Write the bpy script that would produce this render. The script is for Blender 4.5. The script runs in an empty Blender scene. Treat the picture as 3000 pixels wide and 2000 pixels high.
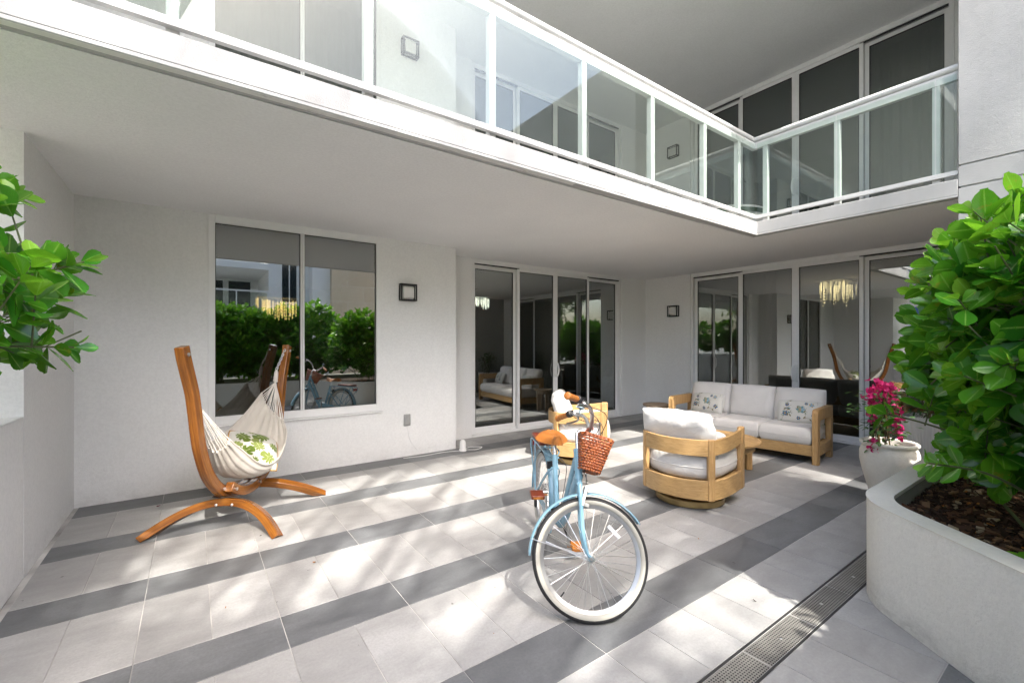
import bpy, bmesh, math, random
import numpy as np
from mathutils import Vector, Matrix, Euler, noise as mnoise
rnd = random.Random(7)
scene = bpy.context.scene
COL = scene.collection
PI = math.pi
R = math.radians

# ---------------------------------------------------------------- mesh helper
class MB:
    def __init__(s):
        s.v = []; s.f = []; s.m = []; s.c = []; s.usec = False; s.g = {}
    def add(s, verts, faces, mat=0, col=None):
        b = len(s.v)
        s.v.extend([tuple(p) for p in verts])
        for f in faces:
            s.f.append([b + i for i in f]); s.m.append(mat); s.c.append(col)
        if col is not None: s.usec = True
        return b
    def box(s, x0, x1, y0, y1, z0, z1, mat=0, M=None, col=None):
        v = [(x0,y0,z0),(x1,y0,z0),(x1,y1,z0),(x0,y1,z0),(x0,y0,z1),(x1,y0,z1),(x1,y1,z1),(x0,y1,z1)]
        if M is not None: v = [M @ Vector(p) for p in v]
        s.add(v, [(0,3,2,1),(4,5,6,7),(0,1,5,4),(1,2,6,5),(2,3,7,6),(3,0,4,7)], mat, col)
    def prism(s, poly, z0, z1, mat=0, M=None, caps=True):
        n = len(poly)
        v = [(p[0],p[1],z0) for p in poly] + [(p[0],p[1],z1) for p in poly]
        if M is not None: v = [M @ Vector(p) for p in v]
        f = [(i,(i+1)%n,n+(i+1)%n,n+i) for i in range(n)]
        if caps: f += [tuple(range(n-1,-1,-1)), tuple(range(n,2*n))]
        s.add(v, f, mat)
    def tube(s, path, rad, seg=8, mat=0, closed=False, caps=True, col=None):
        P = [Vector(p) for p in path]; n = len(P)
        if n < 2: return
        rads = rad if isinstance(rad,(list,tuple)) else [rad]*n
        T = []
        for i in range(n):
            if closed: t = P[(i+1)%n]-P[i-1]
            else: t = P[min(i+1,n-1)]-P[max(i-1,0)]
            T.append(t.normalized() if t.length>1e-9 else Vector((0,0,1)))
        u = T[0].orthogonal().normalized(); v=[]
        for i in range(n):
            u = (u - T[i]*u.dot(T[i]))
            u = u.normalized() if u.length>1e-6 else T[i].orthogonal().normalized()
            w = T[i].cross(u)
            for k in range(seg):
                a = 2*PI*k/seg
                v.append(P[i] + (u*math.cos(a)+w*math.sin(a))*rads[i])
        f=[]
        for i in range(n if closed else n-1):
            j=(i+1)%n
            for k in range(seg):
                l=(k+1)%seg
                f.append((i*seg+k,i*seg+l,j*seg+l,j*seg+k))
        if caps and not closed:
            f.append(tuple(range(seg-1,-1,-1))); f.append(tuple((n-1)*seg+k for k in range(seg)))
        s.add(v,f,mat,col)
    def ribbon(s, path, up, w, t, mat=0):
        """rectangular bar swept along path; up(i) gives the width direction"""
        P=[Vector(p) for p in path]; n=len(P); v=[]; al=0; base=len(s.v)
        for i in range(n):
            if i: al+=(P[i]-P[i-1]).length
            for k_,(sa_,sb_) in enumerate(((-1,-1),(1,-1),(1,1),(-1,1))): s.g[base+i*4+k_]=(al,sa_*w/2,sb_*t/2)
            tg=(P[min(i+1,n-1)]-P[max(i-1,0)]).normalized()
            a=Vector(up(i) if callable(up) else up); a=(a-tg*a.dot(tg)).normalized(); b=tg.cross(a)
            for sa,sb in ((-1,-1),(1,-1),(1,1),(-1,1)):
                v.append(P[i]+a*sa*w/2+b*sb*t/2)
        f=[]
        for i in range(n-1):
            for k in range(4):
                l=(k+1)%4; f.append((i*4+k,i*4+l,i*4+4+l,i*4+4+k))
        f+= [(3,2,1,0),tuple((n-1)*4+k for k in range(4))]
        s.add(v,f,mat)
    def lathe(s, prof, seg=32, mat=0, M=None, closed=False, mats=None):
        v=[];n=len(prof)
        for k in range(seg):
            a=2*PI*k/seg
            for r,z in prof:
                p=Vector((r*math.cos(a),r*math.sin(a),z)); v.append(M@p if M is not None else p)
        for i in range(n if closed else n-1):
            j=(i+1)%n; f=[]
            for k in range(seg):
                l=(k+1)%seg
                f.append((k*n+i,l*n+i,l*n+j,k*n+j))
            if i==0: b=s.add(v,f,mats[i] if mats else mat)
            else:
                for q in f:
                    s.f.append([b+t for t in q]); s.m.append(mats[i] if mats else mat); s.c.append(None)
    def sphere(s, c, r, seg=12, rings=8, mat=0, M=None):
        v=[];f=[]
        rr = r if isinstance(r,(tuple,list)) else (r,r,r)
        for i in range(rings+1):
            t=PI*i/rings
            for k in range(seg):
                a=2*PI*k/seg
                p=Vector((c[0]+rr[0]*math.sin(t)*math.cos(a),c[1]+rr[1]*math.sin(t)*math.sin(a),c[2]+rr[2]*math.cos(t)))
                v.append(M@p if M is not None else p)
        for i in range(rings):
            for k in range(seg):
                l=(k+1)%seg; f.append((i*seg+k,(i+1)*seg+k,(i+1)*seg+l,i*seg+l))
        s.add(v,f,mat)
    def grid(s, fn, nu, nv, mat=0):
        v=[fn(i/nu,j/nv) for i in range(nu+1) for j in range(nv+1)]
        f=[(i*(nv+1)+j,(i+1)*(nv+1)+j,(i+1)*(nv+1)+j+1,i*(nv+1)+j+1) for i in range(nu) for j in range(nv)]
        s.add(v,f,mat)
    def xf(s, M, start=0):
        for i in range(start,len(s.v)): s.v[i]=tuple(M@Vector(s.v[i]))
    def build(s, name, mats, parent=None, bevel=0, bseg=2, smooth=35, solid=0, subsurf=0, weld=False):
        me = bpy.data.meshes.new(name)
        me.from_pydata(s.v, [], s.f)
        if not isinstance(mats,(list,tuple)): mats=[mats]
        for m in mats: me.materials.append(m)
        me.polygons.foreach_set('material_index', s.m)
        if s.usec:
            at = me.color_attributes.new('tone','FLOAT_COLOR','CORNER')
            arr=[]
            for f,c in zip(s.f,s.c):
                c = c or (.5,.5,.5,1)
                arr.extend(list(c)*len(f))
            at.data.foreach_set('color',arr)
        if s.g:
            ga=me.attributes.new('grain','FLOAT_VECTOR','POINT'); arr=[]
            for i in range(len(s.v)): arr.extend(s.g.get(i,(0,0,0)))
            ga.data.foreach_set('vector',arr)
        me.validate(); me.update()
        if weld:
            bm=bmesh.new(); bm.from_mesh(me); bmesh.ops.remove_doubles(bm,verts=bm.verts,dist=1e-5)
            bmesh.ops.recalc_face_normals(bm,faces=bm.faces); bm.to_mesh(me); bm.free()
        if smooth:
            me.polygons.foreach_set('use_smooth',[True]*len(me.polygons))
            if smooth<180: me.set_sharp_from_angle(angle=R(smooth))
        o = bpy.data.objects.new(name, me); COL.objects.link(o)
        if parent is not None: o.parent = parent
        if solid:
            md=o.modifiers.new('thick','SOLIDIFY'); md.thickness=solid; md.offset=0
        if bevel:
            md=o.modifiers.new('bevel','BEVEL'); md.width=bevel; md.segments=bseg; md.limit_method='ANGLE'; md.angle_limit=R(40)
            md.harden_normals=False
        if subsurf:
            md=o.modifiers.new('sub','SUBSURF'); md.levels=subsurf; md.render_levels=subsurf
        return o

def tag(o, label=None, cat=None, group=None, kind=None):
    if label: o['label']=label
    if cat: o['category']=cat
    if group: o['group']=group
    if kind: o['kind']=kind
    return o
def empty(name, loc=(0,0,0), rz=0, label=None, cat=None, group=None, kind=None):
    o=bpy.data.objects.new(name,None); COL.objects.link(o)
    o.location=loc; o.rotation_euler=(0,0,rz); o.empty_display_size=.1
    return tag(o,label,cat,group,kind)
def kids(o): return [c for c in bpy.data.objects if c.parent==o]
def copy_tree(o, parent=None):
    c=o.copy(); COL.objects.link(c)
    if parent is not None: c.parent=parent
    for ch in kids(o): copy_tree(ch,c)
    return c

def catmull(P, n=8, closed=False):
    P=[Vector(p) for p in P]; out=[]; N=len(P)
    for i in range(N if closed else N-1):
        if closed: p0,p1,p2,p3=P[i-1],P[i],P[(i+1)%N],P[(i+2)%N]
        else:
            p1,p2=P[i],P[i+1]
            p0=P[i-1] if i>0 else p1*2-p2
            p3=P[i+2] if i+2<N else p2*2-p1
        for k in range(n):
            t=k/n
            out.append(.5*((2*p1)+(p2-p0)*t+(2*p0-5*p1+4*p2-p3)*t*t+(3*p1-p0-3*p2+p3)*t**3))
    if not closed: out.append(P[-1])
    return out

# ---------------------------------------------------------------- materials
def mat(name):
    m=bpy.data.materials.new(name); m.use_nodes=True
    nt=m.node_tree; nt.nodes.clear()
    out=nt.nodes.new('ShaderNodeOutputMaterial')
    return m,nt,out
def N(nt,typ,**kw):
    n=nt.nodes.new(typ)
    for k,v in kw.items():
        if k in n.inputs: n.inputs[k].default_value=v
        else: setattr(n,k,v)
    return n
def L(nt,a,b): nt.links.new(a,b)
def coords(nt,scale=(1,1,1),rot=(0,0,0),which='Object'):
    tc=N(nt,'ShaderNodeTexCoord'); mp=N(nt,'ShaderNodeMapping')
    mp.inputs['Scale'].default_value=scale; mp.inputs['Rotation'].default_value=rot
    L(nt,tc.outputs[which],mp.inputs['Vector']); return mp.outputs['Vector']
def noise(nt,vec,scale,detail=4,rough=.5,dist=0):
    n=N(nt,'ShaderNodeTexNoise'); n.inputs['Scale'].default_value=scale; n.inputs['Detail'].default_value=detail
    n.inputs['Roughness'].default_value=rough; n.inputs['Distortion'].default_value=dist
    L(nt,vec,n.inputs['Vector']); return n.outputs['Fac']
def ramp(nt,fac,stops,interp='LINEAR'):
    r=N(nt,'ShaderNodeValToRGB'); e=r.color_ramp; e.interpolation=interp
    while len(e.elements)<len(stops): e.elements.new(.5)
    for el,(p,c) in zip(e.elements,stops):
        el.position=p; el.color=(c[0],c[1],c[2],1) if len(c)==3 else c
    L(nt,fac,r.inputs['Fac']); return r.outputs['Color']
def mixc(nt,fac,a,b,mode='MIX'):
    m=N(nt,'ShaderNodeMix',data_type='RGBA',blend_type=mode)
    for sock,v in ((m.inputs[0],fac),(m.inputs[6],a),(m.inputs[7],b)):
        if hasattr(v,'links') or isinstance(v,bpy.types.NodeSocket): L(nt,v,sock)
        else: sock.default_value = v if not isinstance(v,tuple) else (v+(1,))[:4]
    return m.outputs[2]
def bump(nt,h,strength,dist=.01,normal=None):
    b=N(nt,'ShaderNodeBump'); b.inputs['Strength'].default_value=strength; b.inputs['Distance'].default_value=dist
    L(nt,h,b.inputs['Height'])
    if normal is not None: L(nt,normal,b.inputs['Normal'])
    return b.outputs['Normal']
def principled(nt,out,color,rough=.5,normal=None,metal=0,spec=.5,coat=0,sheen=0,trans=0,sss=0):
    p=N(nt,'ShaderNodeBsdfPrincipled')
    if isinstance(color,bpy.types.NodeSocket): L(nt,color,p.inputs['Base Color'])
    else: p.inputs['Base Color'].default_value=(*color,1)
    if isinstance(rough,bpy.types.NodeSocket): L(nt,rough,p.inputs['Roughness'])
    else: p.inputs['Roughness'].default_value=rough
    p.inputs['Metallic'].default_value=metal; p.inputs['Specular IOR Level'].default_value=spec
    p.inputs['Coat Weight'].default_value=coat; p.inputs['Coat Roughness'].default_value=.12
    p.inputs['Sheen Weight'].default_value=sheen
    if normal is not None: L(nt,normal,p.inputs['Normal'])
    L(nt,p.outputs['BSDF'],out.inputs['Surface']); return p
def simple(name,color,rough=.5,metal=0,spec=.5,var=.06,scale=12,bmp=0,bscale=80,coat=0):
    m,nt,out=mat(name); v=coords(nt)
    a=tuple(max(0,c*(1-var)) for c in color); b=tuple(c*(1+var) for c in color)
    c=ramp(nt,noise(nt,v,scale,5),[(.3,a),(.7,b)])
    n=bump(nt,noise(nt,v,bscale,3),bmp,.004) if bmp else None
    principled(nt,out,c,rough,n,metal,spec,coat); return m

def m_stucco(name,color,bs=.35,scale=140,stain=.04,foot=0,streak=0):
    m,nt,out=mat(name); v=coords(nt)
    big=noise(nt,v,.9,6,.6); c=ramp(nt,big,[(.3,tuple(k*(1-stain) for k in color)),(.65,color)])
    gr_=noise(nt,v,48,4,.7); c=mixc(nt,ramp(nt,gr_,[(.40,(.0,.0,.0)),(.62,(.22,)*3)]),c,tuple(k*.70 for k in color))
    sp=noise(nt,v,34,2,.5); c=mixc(nt,ramp(nt,sp,[(.70,(0,0,0)),(.78,(.25,.25,.25))]),c,tuple(k*.8 for k in color))
    if streak:
        sk_=noise(nt,coords(nt,(7,7,.35)),1.6,7,.65); c=mixc(nt,ramp(nt,sk_,[(.50,(0,0,0)),(.74,(streak,)*3)]),c,tuple(k*.55 for k in color))
    if foot:
        sz=N(nt,'ShaderNodeSeparateXYZ'); L(nt,v,sz.inputs[0])
        mz=N(nt,'ShaderNodeMapRange'); mz.inputs['From Min'].default_value=.16; mz.inputs['From Max'].default_value=.0; L(nt,sz.outputs[2],mz.inputs['Value'])
        dn=ramp(nt,noise(nt,coords(nt,(1,1,2)),5.5,9,.75),[(.42,(0,0,0)),(.75,(1,1,1))])
        mu_=N(nt,'ShaderNodeMath',operation='MULTIPLY'); L(nt,mz.outputs[0],mu_.inputs[0]); L(nt,dn,mu_.inputs[1])
        m2_=N(nt,'ShaderNodeMath',operation='MULTIPLY'); L(nt,mu_.outputs[0],m2_.inputs[0]); m2_.inputs[1].default_value=foot
        c=mixc(nt,m2_.outputs[0],c,(.24,.22,.19))
    n1=noise(nt,v,scale,6,.65); n2=noise(nt,v,9,3)
    n=bump(nt,noise(nt,v,3.2,4,.55),.10,.05); n=bump(nt,n2,.14,.02,n); n=bump(nt,n1,min(1,bs*1.7),.006,n)
    principled(nt,out,c,.85,n,0,.25); return m
M={}
M['wall']=m_stucco('wall_stucco',(.86,.858,.845),.45,120,.05,.30,.045)
M['soffit']=m_stucco('soffit_stucco',(.87,.872,.87),.28,90,.06)
def m_fascia():
    m,nt,out=mat('fascia_stucco'); v=coords(nt)
    c=ramp(nt,noise(nt,v,1.1,6,.6),[(.3,(.38,.379,.376)),(.65,(.46,.458,.455))])
    sk_=noise(nt,coords(nt,(7,7,.3)),1.5,7,.65); c=mixc(nt,ramp(nt,sk_,[(.50,(0,0,0)),(.74,(.22,)*3)]),c,(.36,.35,.33))
    d=noise(nt,v,7,8,.75); c=mixc(nt,ramp(nt,d,[(.66,(0,0,0)),(.74,(.55,.55,.55))]),c,(.30,.29,.27))
    n=bump(nt,noise(nt,v,110,6,.65),.4,.006)
    n=bump(nt,noise(nt,v,14,4),.12,.02,n)
    principled(nt,out,c,.85,n,0,.25); return m
M['fascia']=m_fascia()
def m_edge_dirt():
    m,nt,out=mat('mildewed_edge'); v=coords(nt)
    d=noise(nt,coords(nt,(1,4,4)),3.0,8,.7); c=mixc(nt,ramp(nt,d,[(.56,(0,0,0)),(.70,(.85,.85,.85))]),(.74,.73,.71),(.16,.15,.13))
    principled(nt,out,c,.9,bump(nt,noise(nt,v,60,5),.3,.006),0,.2); return m
M['edge']=m_edge_dirt()
M['planter']=m_stucco('planter_stucco',(.86,.84,.79),.8,75,.08,.6,.12)
M['planter_cap']=m_stucco('planter_cap',(.82,.79,.71),.3,60,.16)
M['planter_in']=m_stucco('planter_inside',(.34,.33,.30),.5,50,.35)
M['frame']=simple('white_aluminium',(.80,.80,.79),.35,0,.5,.02)
M['rail_white']=simple('white_railing_paint',(.60,.60,.595),.4,0,.45,.04)
M['frame_dark']=simple('dark_gasket',(.03,.03,.03),.6)
def m_tile(name,a,b,rough):
    m,nt,out=mat(name); v=coords(nt)
    at=N(nt,'ShaderNodeAttribute',attribute_name='tone')
    s=N(nt,'ShaderNodeSeparateColor'); L(nt,at.outputs['Color'],s.inputs[0])
    # shift the texture per tile
    mp=N(nt,'ShaderNodeVectorMath',operation='ADD'); L(nt,v,mp.inputs[0])
    cb=N(nt,'ShaderNodeVectorMath',operation='SCALE'); cb.inputs['Scale'].default_value=37.
    L(nt,at.outputs['Color'],cb.inputs[0]); L(nt,cb.outputs[0],mp.inputs[1])
    st=N(nt,'ShaderNodeMapping'); st.inputs['Scale'].default_value=(1,2.2,1); L(nt,mp.outputs[0],st.inputs[0])
    n1=noise(nt,st.outputs[0],2.6,8,.62,.6)
    c=ramp(nt,n1,[(.30,a),(.70,b)])
    k=N(nt,'ShaderNodeMapRange'); k.inputs['To Min'].default_value=.87; k.inputs['To Max'].default_value=1.11
    L(nt,s.outputs[0],k.inputs['Value'])
    vm=N(nt,'ShaderNodeVectorMath',operation='SCALE'); L(nt,c,vm.inputs[0]); L(nt,k.outputs[0],vm.inputs['Scale'])
    wm=noise(nt,v,1.3,8,.68,.4); vmx=mixc(nt,ramp(nt,wm,[(.48,(0,0,0)),(.72,(.42,)*3)]),vm.outputs[0],tuple(q*.62 for q in a))
    fg=noise(nt,v,70,5,.75); vmx=mixc(nt,ramp(nt,fg,[(.38,(0,0,0)),(.66,(.38,)*3)]),vmx,tuple(q*.72 for q in a))
    fl=noise(nt,v,240,2); c2=mixc(nt,ramp(nt,fl,[(.72,(0,0,0)),(.80,(.35,.35,.35))]),vmx,tuple(q*.55 for q in a))
    dk=noise(nt,v,17,3); c2=mixc(nt,ramp(nt,dk,[(.745,(0,0,0)),(.765,(.8,.8,.8))]),c2,(.06,.055,.05))
    rr=N(nt,'ShaderNodeMapRange'); rr.inputs['To Min'].default_value=rough-.08; rr.inputs['To Max'].default_value=rough+.1
    L(nt,n1,rr.inputs['Value'])
    principled(nt,out,c2,rr.outputs[0],bump(nt,noise(nt,v,120,5),.08,.003),0,.4); return m
M['tile_l']=m_tile('light_grey_tile',(.325,.321,.314),(.45,.446,.437),.48)
M['tile_d']=m_tile('dark_grey_tile',(.115,.12,.125),(.205,.212,.218),.42)
M['grout']=simple('pale_grout',(.46,.45,.43),.9,0,.2,.55,2.2)
M['ground']=simple('concrete_ground',(.35,.34,.32),.9,0,.2,.2,1.5)
def m_glass(name,tint,refl,rough=0,haze=0,gz=.45):
    m,nt,out=mat(name)
    t=N(nt,'ShaderNodeBsdfTransparent'); t.inputs['Color'].default_value=(*tint,1)
    g=N(nt,'ShaderNodeBsdfGlossy'); g.inputs['Roughness'].default_value=rough; g.inputs['Color'].default_value=(.93,.95,.95,1)
    lw=N(nt,'ShaderNodeLayerWeight'); lw.inputs['Blend'].default_value=.35
    mr=N(nt,'ShaderNodeMapRange'); mr.inputs['To Min'].default_value=refl; mr.inputs['To Max'].default_value=min(1,refl+gz)
    L(nt,lw.outputs['Fresnel'],mr.inputs['Value'])
    mx=N(nt,'ShaderNodeMixShader'); L(nt,mr.outputs[0],mx.inputs[0]); L(nt,t.outputs[0],mx.inputs[1]); L(nt,g.outputs[0],mx.inputs[2])
    last=mx.outputs[0]
    if haze:
        d=N(nt,'ShaderNodeBsdfDiffuse'); d.inputs['Color'].default_value=(.75,.82,.78,1)
        v=coords(nt,(1,1,.5)); f1=noise(nt,v,70,4,.7); f2=noise(nt,v,1.6,4)
        fr=ramp(nt,f1,[(.40,(0,0,0)),(.72,(1,1,1))]); f3=ramp(nt,f2,[(.3,(.4,.4,.4)),(.7,(1,1,1))])
        mu=N(nt,'ShaderNodeMath',operation='MULTIPLY'); L(nt,fr,mu.inputs[0]); L(nt,f3,mu.inputs[1])
        ad=N(nt,'ShaderNodeMath',operation='MULTIPLY_ADD'); L(nt,mu.outputs[0],ad.inputs[0]); ad.inputs[1].default_value=haze; ad.inputs[2].default_value=haze*.35
        m2=N(nt,'ShaderNodeMixShader'); L(nt,ad.outputs[0],m2.inputs[0]); L(nt,last,m2.inputs[1]); L(nt,d.outputs[0],m2.inputs[2]); last=m2.outputs[0]
    L(nt,last,out.inputs['Surface']); return m
M['pane_up']=m_glass('shaded_upper_glass',(.42,.48,.45),.16,0,0,.20)
M['pane']=m_glass('tinted_window_glass',(.46,.50,.48),.29,0,0,.28)
M['rail_glass']=m_glass('railing_glass',(.915,.955,.935),.025,0,.02,.10)
def m_wood(name,a,b,c,axis=(1,1,1),rough=.45,coat=0,sc=1.,grain=False):
    m,nt,out=mat(name)
    v=coords(nt,axis)
    if grain:
        at=N(nt,'ShaderNodeAttribute',attribute_name='grain'); mp=N(nt,'ShaderNodeMapping'); mp.inputs['Scale'].default_value=axis; L(nt,at.outputs['Vector'],mp.inputs['Vector']); v=mp.outputs['Vector']
    n1=noise(nt,v,9*sc,6,.6,.8); n2=noise(nt,v,46*sc,4,.6,.2)
    col=ramp(nt,n1,[(.28,a),(.52,b),(.75,c)])
    col=mixc(nt,ramp(nt,n2,[(.45,(0,0,0)),(.75,(.45,.45,.45))]),col,a)
    principled(nt,out,col,rough,bump(nt,n2,.06,.002),0,.45,coat); return m
M['teak']=m_wood('teak_wood',(.33,.19,.072),(.47,.29,.122),(.55,.36,.17),(7,7,.7))
M['teak_h']=m_wood('teak_wood_level',(.34,.20,.076),(.47,.295,.122),(.55,.365,.175),(1.2,1.2,9),.45)
M['teak_grey']=m_wood('weathered_teak',(.20,.145,.095),(.31,.235,.165),(.38,.30,.22),(9,1.2,1.2),.6)
M['larch']=m_wood('varnished_larch',(.115,.034,.005),(.26,.090,.011),(.37,.15,.022),(.30,4.5,4.5),.26,.4,.9,True)
M['larch_dark']=m_wood('varnished_larch_end',(.16,.04,.010),(.27,.08,.018),(.36,.12,.028),(2,2,2),.35,.3,.8)
def m_fabric(name,color,rough=.9,weave=420,var=.05):
    m,nt,out=mat(name); v=coords(nt)
    c=ramp(nt,noise(nt,v,6,4),[(.3,tuple(k*(1-var) for k in color)),(.7,color)])
    n=bump(nt,noise(nt,v,weave,2),.25,.002); n=bump(nt,noise(nt,v,9,5,.55,1.2),.40,.02,n)
    p=principled(nt,out,c,rough,n,0,.2,0,.25); return m
M['cushion']=m_fabric('off_white_cushion',(.70,.675,.64))
M['cushion_w']=m_fabric('white_cushion',(.68,.665,.64))
M['canvas']=m_fabric('cotton_canvas',(.60,.56,.50),.95,260,.08)
M['cord']=m_fabric('cotton_cord',(.72,.68,.62),.95,300)
M['linen']=m_fabric('pale_linen',(.66,.645,.59))
for k_,c_ in dict(pr_teal=(.16,.30,.33),pr_blue=(.05,.12,.27),pr_olive=(.24,.21,.12),pr_sage=(.32,.37,.28),pr_ochre=(.52,.34,.15),pr_sky=(.28,.42,.50),pr_leaf=(.12,.18,.02),pr_leaf2=(.22,.27,.06),pr_vein=(.46,.49,.26)).items():
    M[k_]=m_fabric('print_'+k_[3:],c_,.9,420,.12)
M['straw']=simple('braided_straw_trim',(.42,.25,.09),.8,0,.3,.3,60,.4,150)
M['bike']=simple('light_blue_enamel',(.215,.395,.50),.22,0,.5,.02,4,0,80,.6)
M['chrome']=simple('polished_chrome',(.85,.85,.85),.28,1,.5,.02)
M['steel']=simple('brushed_steel',(.55,.55,.54),.35,1)
M['alu']=simple('rim_aluminium',(.36,.37,.38),.38,.75)
M['black']=simple('black_plastic',(.018,.018,.02),.45)
M['rubber']=simple('black_rubber',(.022,.022,.024),.7,0,.4,.3,90,.5,160)
M['cream']=simple('cream_rubber',(.40,.39,.345),.6,0,.3,.05)
M['leather']=simple('tan_leather',(.43,.155,.032),.38,0,.5,.12,9,.25,220)
M['leather_dk']=simple('brown_leather',(.16,.03,.012),.35,0,.5,.15,9,.25,220)
def m_wicker():
    m,nt,out=mat('red_brown_wicker'); v=coords(nt)
    c=ramp(nt,noise(nt,v,42,4,.7),[(.28,(.12,.026,.009)),(.5,(.33,.085,.024)),(.72,(.50,.17,.055))])
    principled(nt,out,c,.35,bump(nt,noise(nt,v,300,2),.2,.001),0,.5,.35); return m
M['wicker']=m_wicker()
M['reflector']=simple('clear_reflector',(.80,.82,.84),.12,0,.8,.1,50,.4,300,.8)
M['red_lens']=simple('red_reflector',(.30,.01,.01),.2,0,.7,.1,50,.3,200,.6)
M['amber']=simple('amber_pedal',(.42,.15,.02),.35,0,.5,.2,40,.2,90,.3)
M['decal']=simple('dark_decal',(.02,.03,.05),.4)
M['sticker']=simple('white_sticker',(.75,.76,.76),.45)
M['bell']=simple('grey_blue_bell',(.25,.36,.42),.25,.3,.5,.04)
M['gold']=simple('champagne_metal',(.40,.29,.13),.34,.75,.5,.1,14)
M['brass']=simple('brass_screw',(.55,.36,.10),.3,1)
M['lamp_black']=simple('black_iron',(.018,.018,.018),.45,0,.5,.2)
M['lamp_glass']=simple('frosted_lamp_glass',(.72,.71,.68),.35,0,.5,.03)
M['pot']=m_stucco('cream_pot',(.78,.755,.70),.15,60,.05)
M['pot_white']=simple('white_ribbed_pot',(.72,.71,.69),.5,0,.4,.04)
M['soil']=simple('dark_soil',(.05,.035,.025),.95,0,.2,.4,60,.6,90)
M['concrete']=simple('grey_concrete',(.33,.325,.31),.85,0,.2,.15,5,.2,60)
M['outlet']=simple('grey_weatherproof_cover',(.34,.34,.33),.45)
M['white_plastic']=simple('white_plastic',(.78,.78,.77),.35)
def m_grate():
    m,nt,out=mat('perforated_steel'); v=coords(nt)
    c=ramp(nt,noise(nt,v,7,6,.65),[(.3,(.23,.22,.20)),(.7,(.33,.32,.295))])
    rust=noise(nt,v,16,5,.7); c=mixc(nt,ramp(nt,rust,[(.64,(0,0,0)),(.74,(.6,.6,.6))]),c,(.20,.09,.035))
    sx=N(nt,'ShaderNodeSeparateXYZ'); L(nt,v,sx.inputs[0])
    def cell(sock,p):
        a=N(nt,'ShaderNodeMath',operation='MULTIPLY'); L(nt,sock,a.inputs[0]); a.inputs[1].default_value=1/p
        b=N(nt,'ShaderNodeMath',operation='FRACT'); L(nt,a.outputs[0],b.inputs[0])
        d=N(nt,'ShaderNodeMath',operation='SUBTRACT'); L(nt,b.outputs[0],d.inputs[0]); d.inputs[1].default_value=.5
        e=N(nt,'ShaderNodeMath',operation='MULTIPLY'); L(nt,d.outputs[0],e.inputs[0]); L(nt,d.outputs[0],e.inputs[1]); return e.outputs[0]
    sm=N(nt,'ShaderNodeMath',operation='ADD'); L(nt,cell(sx.outputs[0],.0165),sm.inputs[0]); L(nt,cell(sx.outputs[1],.0125),sm.inputs[1])
    hole=ramp(nt,sm.outputs[0],[(.075,(1,1,1)),(.10,(0,0,0))])
    c=mixc(nt,hole,c,(.012,.012,.012))
    principled(nt,out,c,.5,bump(nt,hole,-.4,.004),.35,.4); return m
M['grate']=m_grate()
def m_leaf(name,cols,rough=.24,trl=.36,trc=(.24,.58,.03),coat=.3):
    m,nt,out=mat(name)
    at=N(nt,'ShaderNodeAttribute',attribute_name='tone'); s=N(nt,'ShaderNodeSeparateColor'); L(nt,at.outputs['Color'],s.inputs[0])
    c=ramp(nt,s.outputs[0],cols)
    v=coords(nt); c=mixc(nt,ramp(nt,noise(nt,v,30,4),[(.4,(0,0,0)),(.8,(.35,.35,.35))]),c,tuple(q*.7 for q in cols[0][1]))
    ga=N(nt,'ShaderNodeAttribute',attribute_name='grain'); gs=N(nt,'ShaderNodeSeparateXYZ'); L(nt,ga.outputs['Vector'],gs.inputs[0])
    ab=N(nt,'ShaderNodeMath',operation='ABSOLUTE'); L(nt,gs.outputs[1],ab.inputs[0])
    has=N(nt,'ShaderNodeMath',operation='GREATER_THAN'); L(nt,gs.outputs[2],has.inputs[0]); has.inputs[1].default_value=.0001
    rib=ramp(nt,ab.outputs[0],[(.03,(.75,.75,.75)),(.10,(0,0,0))]); ribm=mixc(nt,has.outputs[0],(0,0,0),rib)
    c=mixc(nt,ribm,c,tuple(min(1,q*1.15+.06) for q in cols[-1][1]))
    # side veins, and brown or yellow blemishes on some leaves
    wv=N(nt,'ShaderNodeMath',operation='MULTIPLY_ADD'); L(nt,ab.outputs[0],wv.inputs[0]); wv.inputs[1].default_value=-.45; L(nt,gs.outputs[0],wv.inputs[2])
    w2=N(nt,'ShaderNodeMath',operation='MULTIPLY'); L(nt,wv.outputs[0],w2.inputs[0]); w2.inputs[1].default_value=62.
    w3=N(nt,'ShaderNodeMath',operation='SINE'); L(nt,w2.outputs[0],w3.inputs[0])
    vn=ramp(nt,w3.outputs[0],[(.55,(0,0,0)),(1,(.22,.22,.22))]); c=mixc(nt,mixc(nt,has.outputs[0],(0,0,0),vn),c,tuple(q*.55 for q in cols[0][1]))
    bl=noise(nt,coords(nt),26,5,.7); sel=ramp(nt,gs.outputs[2],[(.80,(0,0,0)),(.86,(1,1,1))])
    blm=N(nt,'ShaderNodeMix',data_type='RGBA',blend_type='MULTIPLY'); blm.inputs[0].default_value=1; L(nt,ramp(nt,bl,[(.56,(0,0,0)),(.64,(.85,.85,.85))]),blm.inputs[6]); L(nt,sel,blm.inputs[7])
    c=mixc(nt,blm.outputs[2],c,(.33,.20,.03))
    p=principled(nt,out,c,rough,None,0,.5,coat)
    t=N(nt,'ShaderNodeBsdfTranslucent')
    tc=mixc(nt,s.outputs[0],tuple(q*.45 for q in trc),trc); L(nt,tc,t.inputs['Color'])
    mx=N(nt,'ShaderNodeMixShader'); mx.inputs[0].default_value=trl
    L(nt,p.outputs[0],mx.inputs[1]); L(nt,t.outputs[0],mx.inputs[2]); L(nt,mx.outputs[0],out.inputs['Surface']); return m
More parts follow.
